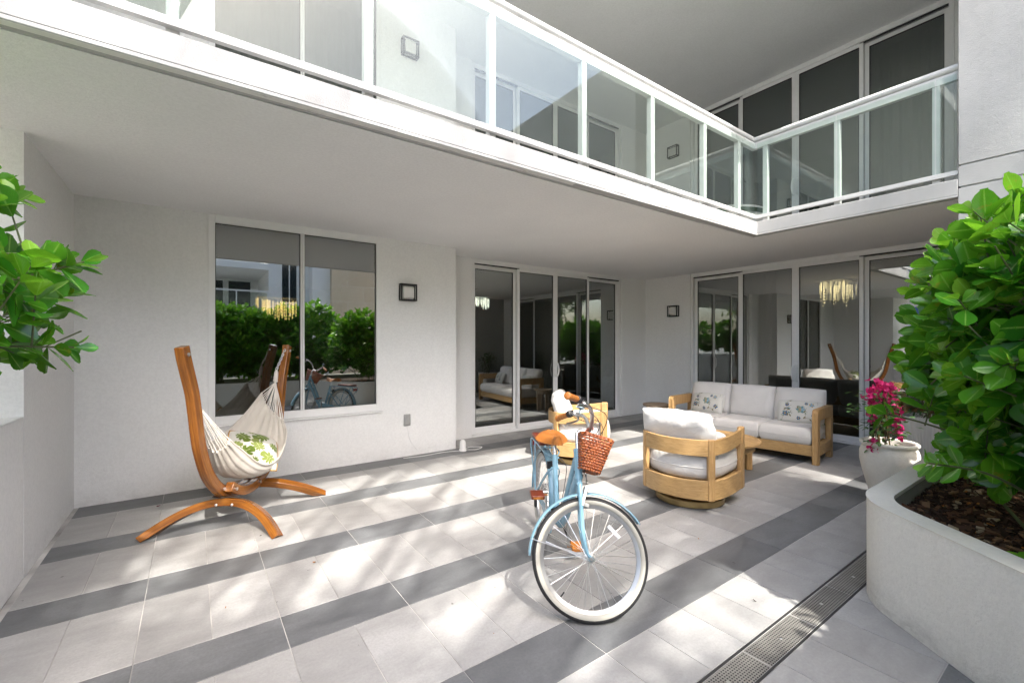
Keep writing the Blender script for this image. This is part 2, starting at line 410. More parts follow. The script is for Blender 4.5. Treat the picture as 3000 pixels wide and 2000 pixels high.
M['clusia']=m_leaf('clusia_leaf',[(0,(.018,.11,.012)),(.5,(.042,.23,.017)),(.85,(.115,.36,.024)),(1,(.25,.46,.045))])
M['treeleaf']=m_leaf('tree_leaf',[(0,(.03,.09,.015)),(.6,(.07,.16,.025)),(1,(.16,.26,.04))],.45,.3,(.30,.45,.05))
M['darkleaf']=m_leaf('dark_leaf',[(0,(.010,.045,.012)),(1,(.04,.12,.03))],.4,.15)
M['bouleaf']=m_leaf('bougainvillea_leaf',[(0,(.02,.07,.02)),(1,(.10,.22,.06))],.45,.2)
M['petal']=m_leaf('magenta_bract',[(0,(.42,.010,.11)),(.5,(.72,.020,.22)),(1,(.85,.08,.34))],.55,.38,(.95,.06,.32),0)
M['stem']=simple('green_stem',(.085,.105,.04),.6,0,.3,.2)
M['bark']=simple('grey_brown_bark',(.13,.095,.065),.9,0,.2,.35,22,.6,60)
M['bamboo']=simple('bamboo_stake',(.50,.33,.13),.5)
M['tie']=simple('green_tie',(.02,.16,.09),.5)
def m_mulch(name,cs):
    m,nt,out=mat(name)
    at=N(nt,'ShaderNodeAttribute',attribute_name='tone'); s=N(nt,'ShaderNodeSeparateColor'); L(nt,at.outputs['Color'],s.inputs[0])
    c=ramp(nt,s.outputs[0],cs,'CONSTANT')
    principled(nt,out,c,.85,None,0,.2); return m
M['mulch']=m_mulch('bark_mulch',[(0,(.030,.016,.010)),(.35,(.06,.032,.02)),(.62,(.11,.055,.03)),(.80,(.19,.11,.06)),(.92,(.36,.28,.19)),(.975,(.42,.17,.04))])
M['dry_leaf']=simple('dry_leaf',(.36,.15,.035),.8,0,.3,.3,40)
M['petal_dry']=simple('fallen_bract',(.22,.02,.06),.8,0,.2,.2,40)
M['stone']=None
def m_stone():
    m,nt,out=mat('beige_stone_cladding'); v=coords(nt,(1,1,1),(R(90),0,0))
    b=N(nt,'ShaderNodeTexBrick'); b.offset=.5
    b.inputs['Scale'].default_value=1.; b.inputs['Brick Width'].default_value=1.25; b.inputs['Row Height'].default_value=.62
    b.inputs['Mortar Size'].default_value=.008; b.inputs['Color1'].default_value=(.62,.50,.36,1); b.inputs['Color2'].default_value=(.70,.59,.44,1); b.inputs['Mortar'].default_value=(.78,.72,.62,1)
    L(nt,v,b.inputs['Vector'])
    c=mixc(nt,ramp(nt,noise(nt,coords(nt),5,7,.7),[(.4,(0,0,0)),(.8,(.5,.5,.5))]),b.outputs['Color'],(.55,.42,.28))
    principled(nt,out,c,.8,None,0,.2); return m
M['stone']=m_stone()
M['int_wall']=simple('interior_wall',(.50,.49,.47),.9,0,.2,.02)
M['int_floor']=simple('interior_floor',(.22,.21,.20),.35,0,.4,.1)
M['curtain']=m_fabric('sheer_curtain',(.70,.69,.66),.95,200)
M['dark_fabric']=m_fabric('charcoal_upholstery',(.04,.045,.055),.9,300)
M['blue_fabric']=m_fabric('blue_upholstery',(.06,.16,.22),.9,300)
def m_emit(name,col,st):
    m,nt,out=mat(name); p=principled(nt,out,(.8,.7,.5),.2)
    p.inputs['Emission Color'].default_value=(*col,1); p.inputs['Emission Strength'].default_value=st; return m
M['crystal_warm']=m_emit('lit_amber_crystal',(1,.62,.22),1.1)
M['crystal_dim']=m_emit('dim_amber_crystal',(1,.72,.38),1.5)
M['crystal_cool']=m_emit('lit_clear_crystal',(1,.96,.88),1.6)
M['dark_glass']=simple('dark_window_glass',(.02,.03,.035),.06,0,.5)
M['blue_glass']=simple('blue_tower_glass',(.10,.20,.32),.08,.3,.8,.1,1)
SUN_E,SKY_S,EXPO=2.2,.15,2.17
# ---------------------------------------------------------------- layout (metres; camera stands at x=0,y=0)
YW,YR,XR,XL = 5.53,6.00,7.80,-.86
XC = 3.00              # left end of the recess
Z1,ZS,Z2 = 2.81,2.975,5.88
BY,BX,BE = 2.70,5.67,.92     # balcony edge lines and where it ends at the pier

bld = empty('apartment_building',(0,0,0),0,'white stuccoed two storey apartment building with a glass railed balcony over the patio','building')

def part(name,mb,m,parent=None,**k): return mb.build(name,m,parent or bld,**k)

# --- walls
def wall_box(x0,x1,y0,y1,z0,z1,m='wall',bev=.006):
    b=MB(); b.box(x0,x1,y0,y1,z0,z1); return part('wall',b,M[m],bevel=bev)
for z0,zc in ((0,Z1),(ZS,Z2)):
    e=.002
    b=MB(); zt=zc+.02; zs=z0+.625
    pz=[(XL-.3,z0),(XC,z0),(XC,zt),(1.93,zt),(1.93,zs),(.13,zs),(.13,zt),(XL-.3,zt)]; n=len(pz)
    b.add([(x,YW,z) for x,z in pz]+[(x,YW+.25,z) for x,z in pz],[(i,(i+1)%n,n+(i+1)%n,n+i) for i in range(n)]+[tuple(range(n)),tuple(range(2*n-1,n-1,-1))])
    part('wall',b,M['wall'],bevel=.004)
    wall_box(XC-.25,XC,YW+.252,YR+.25,z0,zc+.02)
    wall_box(XC+e,3.55,YR,YR+.25,z0,zc+.02)
    wall_box(7.05,XR-e,YR,YR+.25,z0,zc+.02)
    wall_box(XR,XR+.25,4.97,YR+.25,z0,zc+.02)
    wall_box(XR,XR+.25,BE+.002,1.30,z0,zc+.02)
# left return wall: full height pier with its end face towards the planter
wall_box(-2.4,XL,4.07,YW-.0006,0,Z1+.02,bev=0)
wall_box(-2.4,XL,4.07,YW-.0006,ZS,Z2+.02,bev=0)
# right pier, standing in the planter and running up past the balcony, with two shadow joints
p=MB()
for za,zb in ((0,2.885),(2.900,3.085),(3.100,6.12)):
    p.box(BX,8.05,-3.2,BE,za,zb)
p.box(BX+.012,8.03,-3.18,BE-.012,2.88,2.905); p.box(BX+.012,8.03,-3.18,BE-.012,3.08,3.105)
part('pier',p,M['fascia'],bevel=.004)

# --- balcony slab (L shaped), drip groove in its soffit
def Lp(o,xe=14.2,ye=12.2,xs=-6): return [(xs,BY+o),(BX+o,BY+o),(BX+o,BE+.002),(xe,BE+.002),(xe,ye),(xs,ye)]
s=MB(); s.prism(Lp(0),Z1+.022,ZS)
s.prism([(-6,BY),(BX,BY),(BX,BE+.002),(BX+.085,BE+.002),(BX+.085,BY+.085),(-6,BY+.085)],Z1,Z1+.021)
o=part('balcony_slab',s,M['fascia'],bevel=.004)
s=MB(); s.prism(Lp(.097),Z1,Z1+.0215); part('soffit',s,M['soffit'])
# mildew on the arris of the slab edge
s=MB(); s.prism([(-3.2,BY+.006),(2.6,BY+.006),(2.6,BY+.05),(-3.2,BY+.05)],Z1-.0018,Z1-.0008); 
part('weathered_edge',s,M['edge'])
s=MB(); s.prism(Lp(-.75),Z2,Z2+.22); part('roof_slab',s,M['soffit'],bevel=.004)  # overhang past the balcony edge is added to cut skylight on the upper wall
s=MB(); s.box(XL,BX+8.5,BE+.02,12.1,-.06,-.012); 
fl=MB(); fl.box(-.8,3.0,YW+.25,12,-.10,-.001); fl.box(3.0,14,YR+.25,12,-.10,-.001); fl.box(XR+.25,14,1.0,YR+.25,-.10,-.001); part('interior_floor',fl,M['int_floor'])
iw=MB()
for z0,zc in ((-.05,Z1+.01),(ZS,Z2+.01)):
    iw.box(-1.1,14.1,11.9,12.1,z0,zc); iw.box(13.9,14.1,.95,11.9,z0,zc); iw.box(-1.1,-.87,YW+.26,11.9,z0,zc)
    iw.box(2.70,2.90,YR+.26,10.2,z0,zc); iw.box(XR+.26,13.9,.93,1.05,z0,zc); iw.box(9.4,9.6,7.4,11.9,z0,zc)
part('interior_wall',iw,M['int_wall'])

# --- windows and sliding doors
def window(z0,zc):
    x0,x1=.132,1.928; zb=z0+.627; yf=YW-.012
    f=MB(); w=.062
    f.box(x0,x0+w,yf,YW+.10,zb,zc-.001); f.box(x1-w*.8,x1,yf,YW+.10,zb,zc-.001)
    f.box(x0+w,x1-w*.8,yf+.002,YW+.10,zc-.085,zc-.001); f.box(x0+w,x1-w*.8,yf+.002,YW+.10,zb,zb+.088)
    f.box(1.005,1.022,yf+.004,YW+.10,zb+.088,zc-.085); f.box(1.026,1.046,yf+.004,YW+.10,zb+.088,zc-.085)
    w_=f.build('window',M['frame'],bld,bevel=.004)
    g=MB(); g.box(x0+w,1.005,YW+.03,YW+.036,zb+.088,zc-.085); g.build('pane',M['pane' if z0==0 else 'pane_up'],w_,smooth=0)
    g=MB(); g.box(1.046,x1-w*.8,YW+.03,YW+.036,zb+.088,zc-.085); g.build('pane',M['pane' if z0==0 else 'pane_up'],w_,smooth=0)
    b=MB(); 
    for a,c in ((x0+w,1.005),(1.046,x1-w*.8)):
        b.box(a,a+.006,YW+.020,YW+.029,zb+.088,zc-.085); b.box(c-.006,c,YW+.020,YW+.029,zb+.088,zc-.085)
        b.box(a+.006,c-.006,YW+.020,YW+.029,zc-.091,zc-.085); b.box(a+.006,c-.006,YW+.020,YW+.029,zb+.088,zb+.094)
    b.build('gasket',M['frame_dark'],w_,smooth=0)
    s=MB(); s.box(x0-.03,x1+.03,YW-.03,YW-.0005,zb-.022,zb-.002); s.build('sill',M['wall'],w_,bevel=.004)
    return w_
window(0,Z1); window(ZS,Z2)

def slider(Mx,W,z0,zc):
    """local x along the opening, y towards the room, z up"""
    t=MB()
    t.box(0,W,-.012,.16,zc-.072,zc-.001,M=Mx); t.box(0,W,-.03,.16,z0+.001,z0+.030,M=Mx); t.box(0,W,.03,.16,z0+.030,z0+.05,M=Mx)
    t.box(0,.05,-.012,.16,z0+.05,zc-.072,M=Mx); t.box(W-.05,W,-.012,.16,z0+.05,zc-.072,M=Mx)
    d=t.build('sliding_door',M['frame'],bld,bevel=.003)
    
    for ka,kb in ((.05,W*.27),(W*.73,W-.05)):
        k=MB(); k.box(ka,kb,.005,.03,zc-.090,zc-.0725,M=Mx); k.build('track',M['frame_dark'],d,smooth=0)
    xs=[.05+(W-.1)*i/4 for i in range(5)]
    for i in range(4):
        outer=i in (0,3); y0=.055 if outer else .005; y1=y0+.042
        a,b=xs[i],xs[i+1]; zt=zc-.092 if outer else zc-.073; zb=z0+.051 if outer else z0+.031
        sl=.052; bl=sl; br=sl
        f=MB(); f.box(a,a+sl,y0,y1,zb,zt,M=Mx); f.box(b-sl,b,y0,y1,zb,zt,M=Mx)
        f.box(a+sl,b-sl,y0,y1,zt-.055,zt,M=Mx); f.box(a+sl,b-sl,y0,y1,zb,zb+.085,M=Mx)
        f.build('leaf_frame',M['frame'],d,bevel=.003)
        g=MB(); g.box(a+sl,b-sl,y0+.018,y0+.024,zb+.085,zt-.055,M=Mx); g.build('pane',M['pane' if z0==0 else 'pane_up'],d,smooth=0)
        q=MB(); 
        for c0,c1 in ((a+sl,a+sl+.007),(b-sl-.007,b-sl)): q.box(c0,c1,y0+.006,y0+.017,zb+.085,zt-.055,M=Mx)
        q.box(a+sl+.007,b-sl-.007,y0+.006,y0+.017,zt-.062,zt-.055,M=Mx); q.box(a+sl+.007,b-sl-.007,y0+.006,y0+.017,zb+.085,zb+.091,M=Mx)
        q.build('gasket',M['frame_dark'],d,smooth=0)
    for sx in (-1,1):
        h=MB(); x=W/2+sx*.03; zz=z0+1.0
        h.tube([Mx@Vector(p) for p in catmull([(x,.004,zz-.13),(x,-.03,zz-.10),(x+sx*.006,-.045,zz),(x,-.03,zz+.10),(x,.004,zz+.13)],6)],.011,8); h.build('handle',M['white_plastic'],d)
    return d
Mr=Matrix(((0,1,0,XR+.03),(-1,0,0,4.965),(0,0,1,0),(0,0,0,1)))   # local x -> -Y, local y -> +X
Mc=Matrix.Translation((3.552,YR+.03,0))
for z0,zc in ((0,Z1),(ZS,Z2)):
    slider(Mc,3.496,z0,zc); slider(Mr,3.66,z0,zc)
def curtain(xa,ya,xb,yb,z0,z1,amp=.04,n=14):
    c=MB(); d=Vector((xb-xa,yb-ya,0)); nn=Vector((-d.y,d.x,0)).normalized()
    c.grid(lambda u,v:Vector((xa,ya,0))+d*u+nn*amp*math.sin(u*n*2*PI+1.3*math.sin(v*2))*(1-.35*v)+Vector((0,0,z0+(z1-z0)*v)),n*8,5)
    return c.build('curtain',M['curtain'],bld,smooth=180,solid=.003)
curtain(8.32,4.30,8.32,3.65,.03,Z1-.03,.035,6)
curtain(1.1,6.05,1.9,6.05,ZS+.03,Z2-.03,.03,9); curtain(.15,6.05,1.0,6.05,ZS+.03,Z2-.03,.03,10)
curtain(8.35,2.2,8.35,1.35,ZS+.03,Z2-.03,.035,8)
curtain(3.65,6.5,4.3,6.5,ZS+.03,Z2-.03,.03,8)

# --- glass railing along the balcony edge
ral=empty('balcony_railing',(0,0,ZS),0,'white metal balcony railing with clear glass panels and a round handrail','railing')
def rpart(n,mb,m,**k):
    mb.xf(Matrix.Translation((0,0,-ZS))); return mb.build(n,M[m],ral,**k)
yr=BY+.055; xr=BX+.055
posts=[-2.90,-1.96,-1.02,-.077,.89,1.806,2.752,3.695,4.62,5.36]
for x in posts:
    b=MB(); b.box(x-.028,x+.028,yr,yr+.055,ZS+.001,3.985); rpart('post',b,'rail_white',bevel=.003)
    b=MB(); b.box(x-.05,x+.05,yr-.02,yr+.08,ZS+.0005,ZS+.012); rpart('base_plate',b,'steel')
for y in (2.63,1.878,1.079):
    b=MB(); b.box(xr,xr+.055,y-.028,y+.028,ZS+.001,3.985); rpart('post',b,'rail_white',bevel=.003)
    b=MB(); b.box(xr-.02,xr+.08,y-.05,y+.05,ZS+.0005,ZS+.012); rpart('base_plate',b,'steel')
# handrail, one mitred run
def hr(o,w,z0,z1):  # flat bar along the L
    return [(-3.4,yr+o),(xr+o,yr+o),(xr+o,BE+.003),(xr+o+w,BE+.003),(xr+o+w,yr+o+w),(-3.4,yr+o+w)]
b=MB(); n=14; prof=[]
for k in range(n):
    a=2*PI*k/n; prof.append((.036*math.cos(a),.034*math.sin(a)))
cx=.02; v=[]
path=[(-3.4,yr+cx),(xr+cx,yr+cx),(xr+cx,BE+.003)]
for i,(x,y) in enumerate(path):
    for px,pz in prof:
        if i==0: v.append((x,y+px,4.025+pz))
        elif i==1: v.append((x+px,y+px,4.025+pz))
        else: v.append((x+px,y,4.025+pz))
f=[(i*n+k,i*n+(k+1)%n,(i+1)*n+(k+1)%n,(i+1)*n+k) for i in range(2) for k in range(n)]
b.add(v,f); rpart('handrail',b,'rail_white')
b=MB(); b.prism(hr(-.004,.05,0,0),3.905,3.984); rpart('top_rail',b,'rail_white',bevel=.002)
b=MB(); b.prism(hr(-.040,.036,0,0),3.02,3.062); rpart('bottom_rail',b,'rail_white',bevel=.002)
sc=MB()
xsp=posts
for i in range(len(xsp)-1):
    a,c=xsp[i]+.012,xsp[i+1]-.012
    b=MB(); b.box(a-.006,c+.006,yr-.024,yr-.016,3.063,3.955); rpart('glass_panel',b,'rail_glass',smooth=0)
    for fx in (.10,.30,.70,.90): sc.lathe([(0,-.003),(.006,-.003),(.006,.003),(0,.003)],8,M=Matrix.Translation((a+(c-a)*fx,yr-.006,3.945))@Matrix.Rotation(R(90),4,'X'))
b=MB(); b.box(5.372,xr-.02,yr-.024,yr-.016,3.063,3.955); rpart('glass_panel',b,'rail_glass',smooth=0)
ys=[yr-.03,1.878,1.079,BE+.01]
for i in range(3):
    a,c=ys[i+1]+.006,ys[i]-.006
    b=MB(); b.box(xr-.024,xr-.016,a,c,3.063,3.955); rpart('glass_panel',b,'rail_glass',smooth=0)
rpart('screw',sc,'steel')

# --- wall lamps: black square frames round a frosted block
def wall_lamp(loc,rz,label,group='square black wall lamps'):
    e=empty('wall_lamp',loc,rz,label,'wall lamp',group)   # local -y points out of the wall
    b=MB(); h=.11; t=.018
    for x in (-h,h-t):
        for z in (-h,h-t): b.box(x,x+t,-.085,-.001,z,z+t)
    for y in (-.085,-.016):
        b.box(-h+t,h-t,y,y+.015,-h,-h+t); b.box(-h+t,h-t,y,y+.015,h-t,h)
        b.box(-h,-h+t,y,y+.015,-h+t,h-t); b.box(h-t,h,y,y+.015,-h+t,h-t)
    b.build('lamp_frame',M['lamp_black'],e,bevel=.002)
    b=MB(); b.box(-.075,.075,-.072,-.018,-.075,.075); b.build('lamp_shade',M['lamp_glass'],e,bevel=.012,bseg=3)
    return e
wall_lamp((2.28,YW,2.135),0,'square black wall lamp between the wide window and the first sliding doors')
wall_lamp((XR,5.31,2.11),R(-90),'square black wall lamp above the round side table by the sofa')
wall_lamp((2.31,YW,5.32),0,'square black wall lamp upstairs behind the sunny stretch of balcony glass')
wall_lamp((XR,5.31,5.27),R(-90),'square black wall lamp upstairs near the railing corner')
# outlet cover
e=empty('outlet_box',(2.28,YW,.475),0,'grey weatherproof outlet cover low on the white wall beside the window','outlet')
b=MB(); b.box(-.045,.045,-.022,-.0005,-.075,.075); b.build('cover',M['outlet'],e,bevel=.008,bseg=3)
b=MB(); b.box(-.034,.034,-.040,-.0225,-.06,.045); b.build('lid',M['outlet'],e,bevel=.01,bseg=3)
# small white lantern and its cable by the corner of the recess
e=empty('lantern',(3.02,5.36,0),0,'small white cylindrical lantern standing at the wall corner','lantern')
b=MB(); b.lathe([(0,.001),(.05,.001),(.05,.02),(.042,.03),(.042,.10),(.036,.135),(.02,.15),(0,.152)],20); b.build('lantern_body',M['white_plastic'],e)
b=MB(); b.tube(catmull([(2.2,5.44,.006),(2.45,5.40,.006),(2.75,5.42,.006),(2.97,5.37,.006),(2.985,5.36,.012)],8)+[],.004,6)
b.tube(catmull([(3.06,5.35,.012),(3.2,5.30,.006),(3.34,5.38,.006),(3.22,5.47,.006),(3.1,5.44,.006)],8),.004,6)
tag(b.build('cable',M['white_plastic']),'thin white cable trailing along the foot of the wall','cable')
b=MB(); b.tube(catmull([(2.29,YW-.006,.40),(2.32,YW-.008,.22),(2.42,YW-.008,.07),(2.5,YW-.03,.008)],8),.0035,6)
tag(b.build('cable',M['white_plastic']),'thin white cable hanging from the outlet down the wall','cable')

# ---------------------------------------------------------------- ground and tiled patio floor
g=MB(); g.box(-120,120,-160,80,-.30,-.105); tag(g.build('ground',M['ground']),kind='structure')
g=MB(); g.box(-3,XR+.02,-3.0,YR+.03,-.09,-.0035); tag(g.build('grout_bed',M['grout']),kind='structure')
t=MB(); gr=.0022
DS=[(.19,.495),(1.464,1.764),(2.385,2.687),(3.317,3.619),(4.264,4.557),(5.217,5.525)]
DR=(.948,1.108)
def tile(x0,x1,y0,y1,m):
    k=rnd.random(); c=(k,rnd.random(),rnd.random(),1)
    x0+=gr;x1-=gr;y0+=gr;y1-=gr; dz=rnd.uniform(-.0004,.0004); a=.0015
    v=[(x0,y0,-.006),(x1,y0,-.006),(x1,y1,-.006),(x0,y1,-.006),(x0,y0,-a+dz),(x1,y0,-a+dz),(x1,y1,-a+dz),(x0,y1,-a+dz),(x0+a,y0+a,dz),(x1-a,y0+a,dz),(x1-a,y1-a,dz),(x0+a,y1-a,dz)]
    t.add(v,[(8,9,10,11),(0,1,5,4),(1,2,6,5),(2,3,7,6),(3,0,4,7),(4,5,9,8),(5,6,10,9),(6,7,11,10),(7,4,8,11)],m,c)
X0,X1=XL+.03,XR+.01
def row(y0,y1,m,pitch,off):
    x=off
    while x>X0: x-=pitch
    while x<X1:
        a,b=max(x,X0),min(x+pitch,X1)
        if b-a>.02: tile(a,b,y0,y1,m)
        x+=pitch
ys=[-.6]; 
rows=[]
prev=-.45
for a,b in DS:
    if prev<a:
        if prev<DR[0]<a: rows+= [(prev,DR[0],0),(DR[1],a,0)]
        else: rows.append((prev,a,0))
    rows.append((a,b,1)); prev=b
rows.append((prev,YR+.02,0))
for a,b,m in rows:
    if b-a<.02: continue
    row(a,b,m,.61 if m else .305,-.222)
tl=t.build('patio_floor',[M['tile_l'],M['tile_d']],smooth=0); tag(tl,kind='structure')
# gutter strip along the left wall
g=MB(); g.box(XL,XL+.028,.2,YW,-.02,-.006); tag(g.build('floor_edge',M['ground']),kind='structure')

# ---------------------------------------------------------------- linear drain with steel grates
dr=empty('drain_channel',(0,DR[0],0),0,'long steel floor drain with perforated grates beside the planter','drain')
b=MB(); b.box(-.8,5.6,.0015,.012,-.03,.0005); b.box(-.8,5.6,.148,.1585,-.03,.0005); b.box(-.8,5.6,.012,.148,-.05,-.03); b.build('channel',M['frame_dark'],dr)
x=-.345-.0
for k in range(11):
    b=MB(); b.box(x+k*.5+.004,x+k*.5+.496,.017,.143,-.012,-.0005); b.lathe([(0,.0012),(.009,.0012),(.010,-.0004)],12,1,M=Matrix.Translation((x+k*.5+.25,.08,0)))
    o=b.build('grate',[M['grate'],M['steel']],dr,bevel=.0015)
# ---------------------------------------------------------------- planters
def offset_poly(P,d):
    out=[];n=len(P)
    for i in range(n):
        a=Vector(P[i-1][:2]);b=Vector(P[i][:2]);c=Vector(P[(i+1)%n][:2])
        n1=Vector((-(b-a).y,(b-a).x)).normalized(); n2=Vector((-(c-b).y,(c-b).x)).normalized()
        m=(n1+n2); m=m/max(.3,m.length_squared)*2*.5
        k=n1+n2; k=k/(1+n1.dot(n2)) if 1+n1.dot(n2)>.1 else n1
        out.append(tuple(b+k*d))
    return out
def round_corner(a,b,c,r,n=10):
    a,b,c=Vector(a),Vector(b),Vector(c); u=(a-b).normalized(); w=(c-b).normalized()
    ang=u.angle(w); t=r/math.tan(ang/2); p0=b+u*t; p1=b+w*t
    bis=(u+w).normalized(); cen=b+bis*(r/math.sin(ang/2))
    a0=math.atan2(*(p0-cen).yx); a1=math.atan2(*(p1-cen).yx)
    da=(a1-a0+PI)%(2*PI)-PI
    return [(cen.x+r*math.cos(a0+da*k/n),cen.y+r*math.sin(a0+da*k/n)) for k in range(n+1)]
PH=.578
P0=(BX-.002,.945)
front=[P0]+round_corner(P0,(3.185,.945),(2.62,.195),.46,14)+round_corner((2.99,.69),(2.14,-.44),(1.0,-.44),.6,16)+[(XL-.15,-.44)]
outer=front+[(XL-.15,-2.3),(BX-.002,-2.3)]      # runs clockwise -> reverse for ccw
inner=offset_poly(outer,.125)
pl=empty('concrete_planter',(3.4,.6,0),0,'cream stuccoed concrete planter with a rounded corner and raised rim','planter')
PT=Matrix.Translation((-3.4,-.6,0))
n=len(outer); b=MB()
v=[(x,y,.001) for x,y in outer]+[(x,y,PH-.004) for x,y in outer]
b.add(v,[(i,(i+1)%n,n+(i+1)%n,n+i) for i in range(n)]); b.xf(PT); b.build('planter_wall',M['planter'],pl,smooth=40)
cap=offset_poly(outer,-.004)
b=MB(); v=[(x,y,PH-.0045) for x,y in cap]+[(x,y,PH) for x,y in cap]+[(x,y,PH) for x,y in inner]+[(x,y,PH-.02) for x,y in inner]
f=[]
for k in range(3): f+=[(k*n+i,k*n+(i+1)%n,(k+1)*n+(i+1)%n,(k+1)*n+i) for i in range(n)]
b.add(v,f); b.xf(PT); b.build('planter_rim',M['planter_cap'],pl,smooth=40)
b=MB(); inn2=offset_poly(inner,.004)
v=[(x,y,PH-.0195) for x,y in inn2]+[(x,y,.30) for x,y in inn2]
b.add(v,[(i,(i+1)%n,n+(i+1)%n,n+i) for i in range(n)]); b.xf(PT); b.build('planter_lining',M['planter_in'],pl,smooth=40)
SOIL=.475
b=MB(); b.prism(inn2,.28,SOIL-.01); tag(b.build('planting_soil',M['soil']),kind='structure')
def inpoly(x,y,P):
    r=False;n=len(P)
    for i in range(n):
        x1,y1=P[i];x2,y2=P[i-1]
        if (y1>y)!=(y2>y) and x<(x2-x1)*(y-y1)/(y2-y1)+x1: r=not r
    return r
mu=MB(); r2=random.Random(3); cnt=0
while cnt<9000:
    x=r2.uniform(2.0,BX-.05); y=r2.uniform(-1.0,.82)
    if not inpoly(x,y,inn2) or r2.random()>1.25-.28*math.hypot(x-2.6,y): 
        if r2.random()<.7: continue
        if not inpoly(x,y,inn2): continue
    cnt+=1
    l=r2.uniform(.006,.026)*(1+r2.random()**6*1.5); w=l*r2.uniform(.25,.6); h=r2.uniform(.002,.006)
    Mx=Matrix.Translation((x,y,SOIL-.012+r2.random()*.022))@Euler((r2.gauss(0,.35),r2.gauss(0,.35),r2.uniform(0,PI))).to_matrix().to_4x4()
    mu.box(-l,l,-w,w,-h,h,0,Mx,(r2.random(),0,0,1))
tag(mu.build('mulch',M['mulch'],smooth=0),kind='stuff')

# left planter against the wall
e=empty('wall_planter',(-1.6,2.4,0),0,'tall white stuccoed planter flush with the left wall','planter')
b=MB(); b.box(XL-.13,XL,.20,4.067,.001,1.02); b.box(-2.4,XL-.131,.20,.33,.001,1.02); b.box(-2.4,-2.27,.331,4.067,.001,1.02)
b.xf(Matrix.Translation((1.6,-2.4,0))); b.build('planter_wall',M['wall'],e,bevel=.008)
b=MB(); b.box(-2.268,XL-.132,.332,4.065,.5,.93); b.xf(Matrix.Translation((1.6,-2.4,0))); b.build('soil',M['soil'],e)

# ---------------------------------------------------------------- leaves
def obovate(L_,W_,curl,fold,rows=6):
    """leaf along +x with its face to +z"""
    pts=[]
    for i in range(rows+1):
        t=1-(1-i/rows)**1.7
        w=W_*.5*(math.sin(PI*min(1,t**1.32))**.68 if 0<t<1 else 0)
        w=max(w,.05*W_ if i<rows else .0)
        if i==rows: w=W_*.16
        z=curl*L_*(t*t-.15*t)
        pts.append((t*L_,w,z))
    v=[]
    for x,w,z in pts: v+= [(x,-w,z+fold*w),(x,-w*.5,z+fold*w*.35),(x,0,z),(x,w*.5,z+fold*w*.35),(x,w,z+fold*w)]
    f=[];rib=[]
    for i in range(rows):
        for k in range(4):
            f.append((i*5+k,i*5+k+1,(i+1)*5+k+1,(i+1)*5+k))
    return v,f
def leaf_M(pos,dirv,up,roll=0):
    x=Vector(dirv).normalized(); y=Vector(up).cross(x)
    y=y.normalized() if y.length>1e-4 else x.orthogonal().normalized()
    z=x.cross(y); m=Matrix((x,y,z)).transposed().to_4x4()
    m=m@Matrix.Rotation(roll,4,'X'); m.translation=pos; return m
def add_leaf(mb,pos,dirv,up,L_,W_,tone,r,curl=None,rows=6):
    v,f=obovate(L_,W_,r.uniform(-.14,.14) if curl is None else curl,r.uniform(.12,.38),rows)
    m=leaf_M(pos,dirv,up,r.gauss(0,.25))
    b0=mb.add([m@Vector(p) for p in v],f,0,(min(1,max(0,tone)),0,0,1)); rr=r.random(); nr=len(v)//5-1
    for i in range(len(v)): mb.g[b0+i]=((i//5)/nr,(i%5)/2-1,rr)
def rosette(mb,st,tip,dirv,r,size=.115,tone=.5,n=None,lowres=False):
    d=Vector(dirv).normalized(); a=d.orthogonal().normalized(); bb=d.cross(a)
    n=n or r.choice((5,6,7,8)); ang0=r.uniform(0,PI)
    for k in range(n):
        f=k/max(1,n-1); ang=ang0+(k%2)*PI+(k//2)*PI/2+r.gauss(0,.25)
        rad=a*math.cos(ang)+bb*math.sin(ang)
        open_=1.25-.75*f+r.gauss(0,.15)        # low leaves stand out, top ones point forward
        ld=d*math.cos(open_)+rad*math.sin(open_); ld.z-=.10*(1-f)*r.random()
        pos=tip-d*(size*.75*(1-f))
        Lf=size*r.uniform(.74,1.12)*(1-.34*f); 
        upv=(d*1.25+Vector((r.gauss(0,.25),r.gauss(0,.25),.45))-ld*.2)
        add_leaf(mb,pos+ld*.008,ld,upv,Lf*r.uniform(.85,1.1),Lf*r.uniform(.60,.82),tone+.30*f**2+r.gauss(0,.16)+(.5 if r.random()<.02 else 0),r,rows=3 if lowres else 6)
    if st is not None: st.tube([tip-d*size*1.6,tip],[.0045,.0028],5)
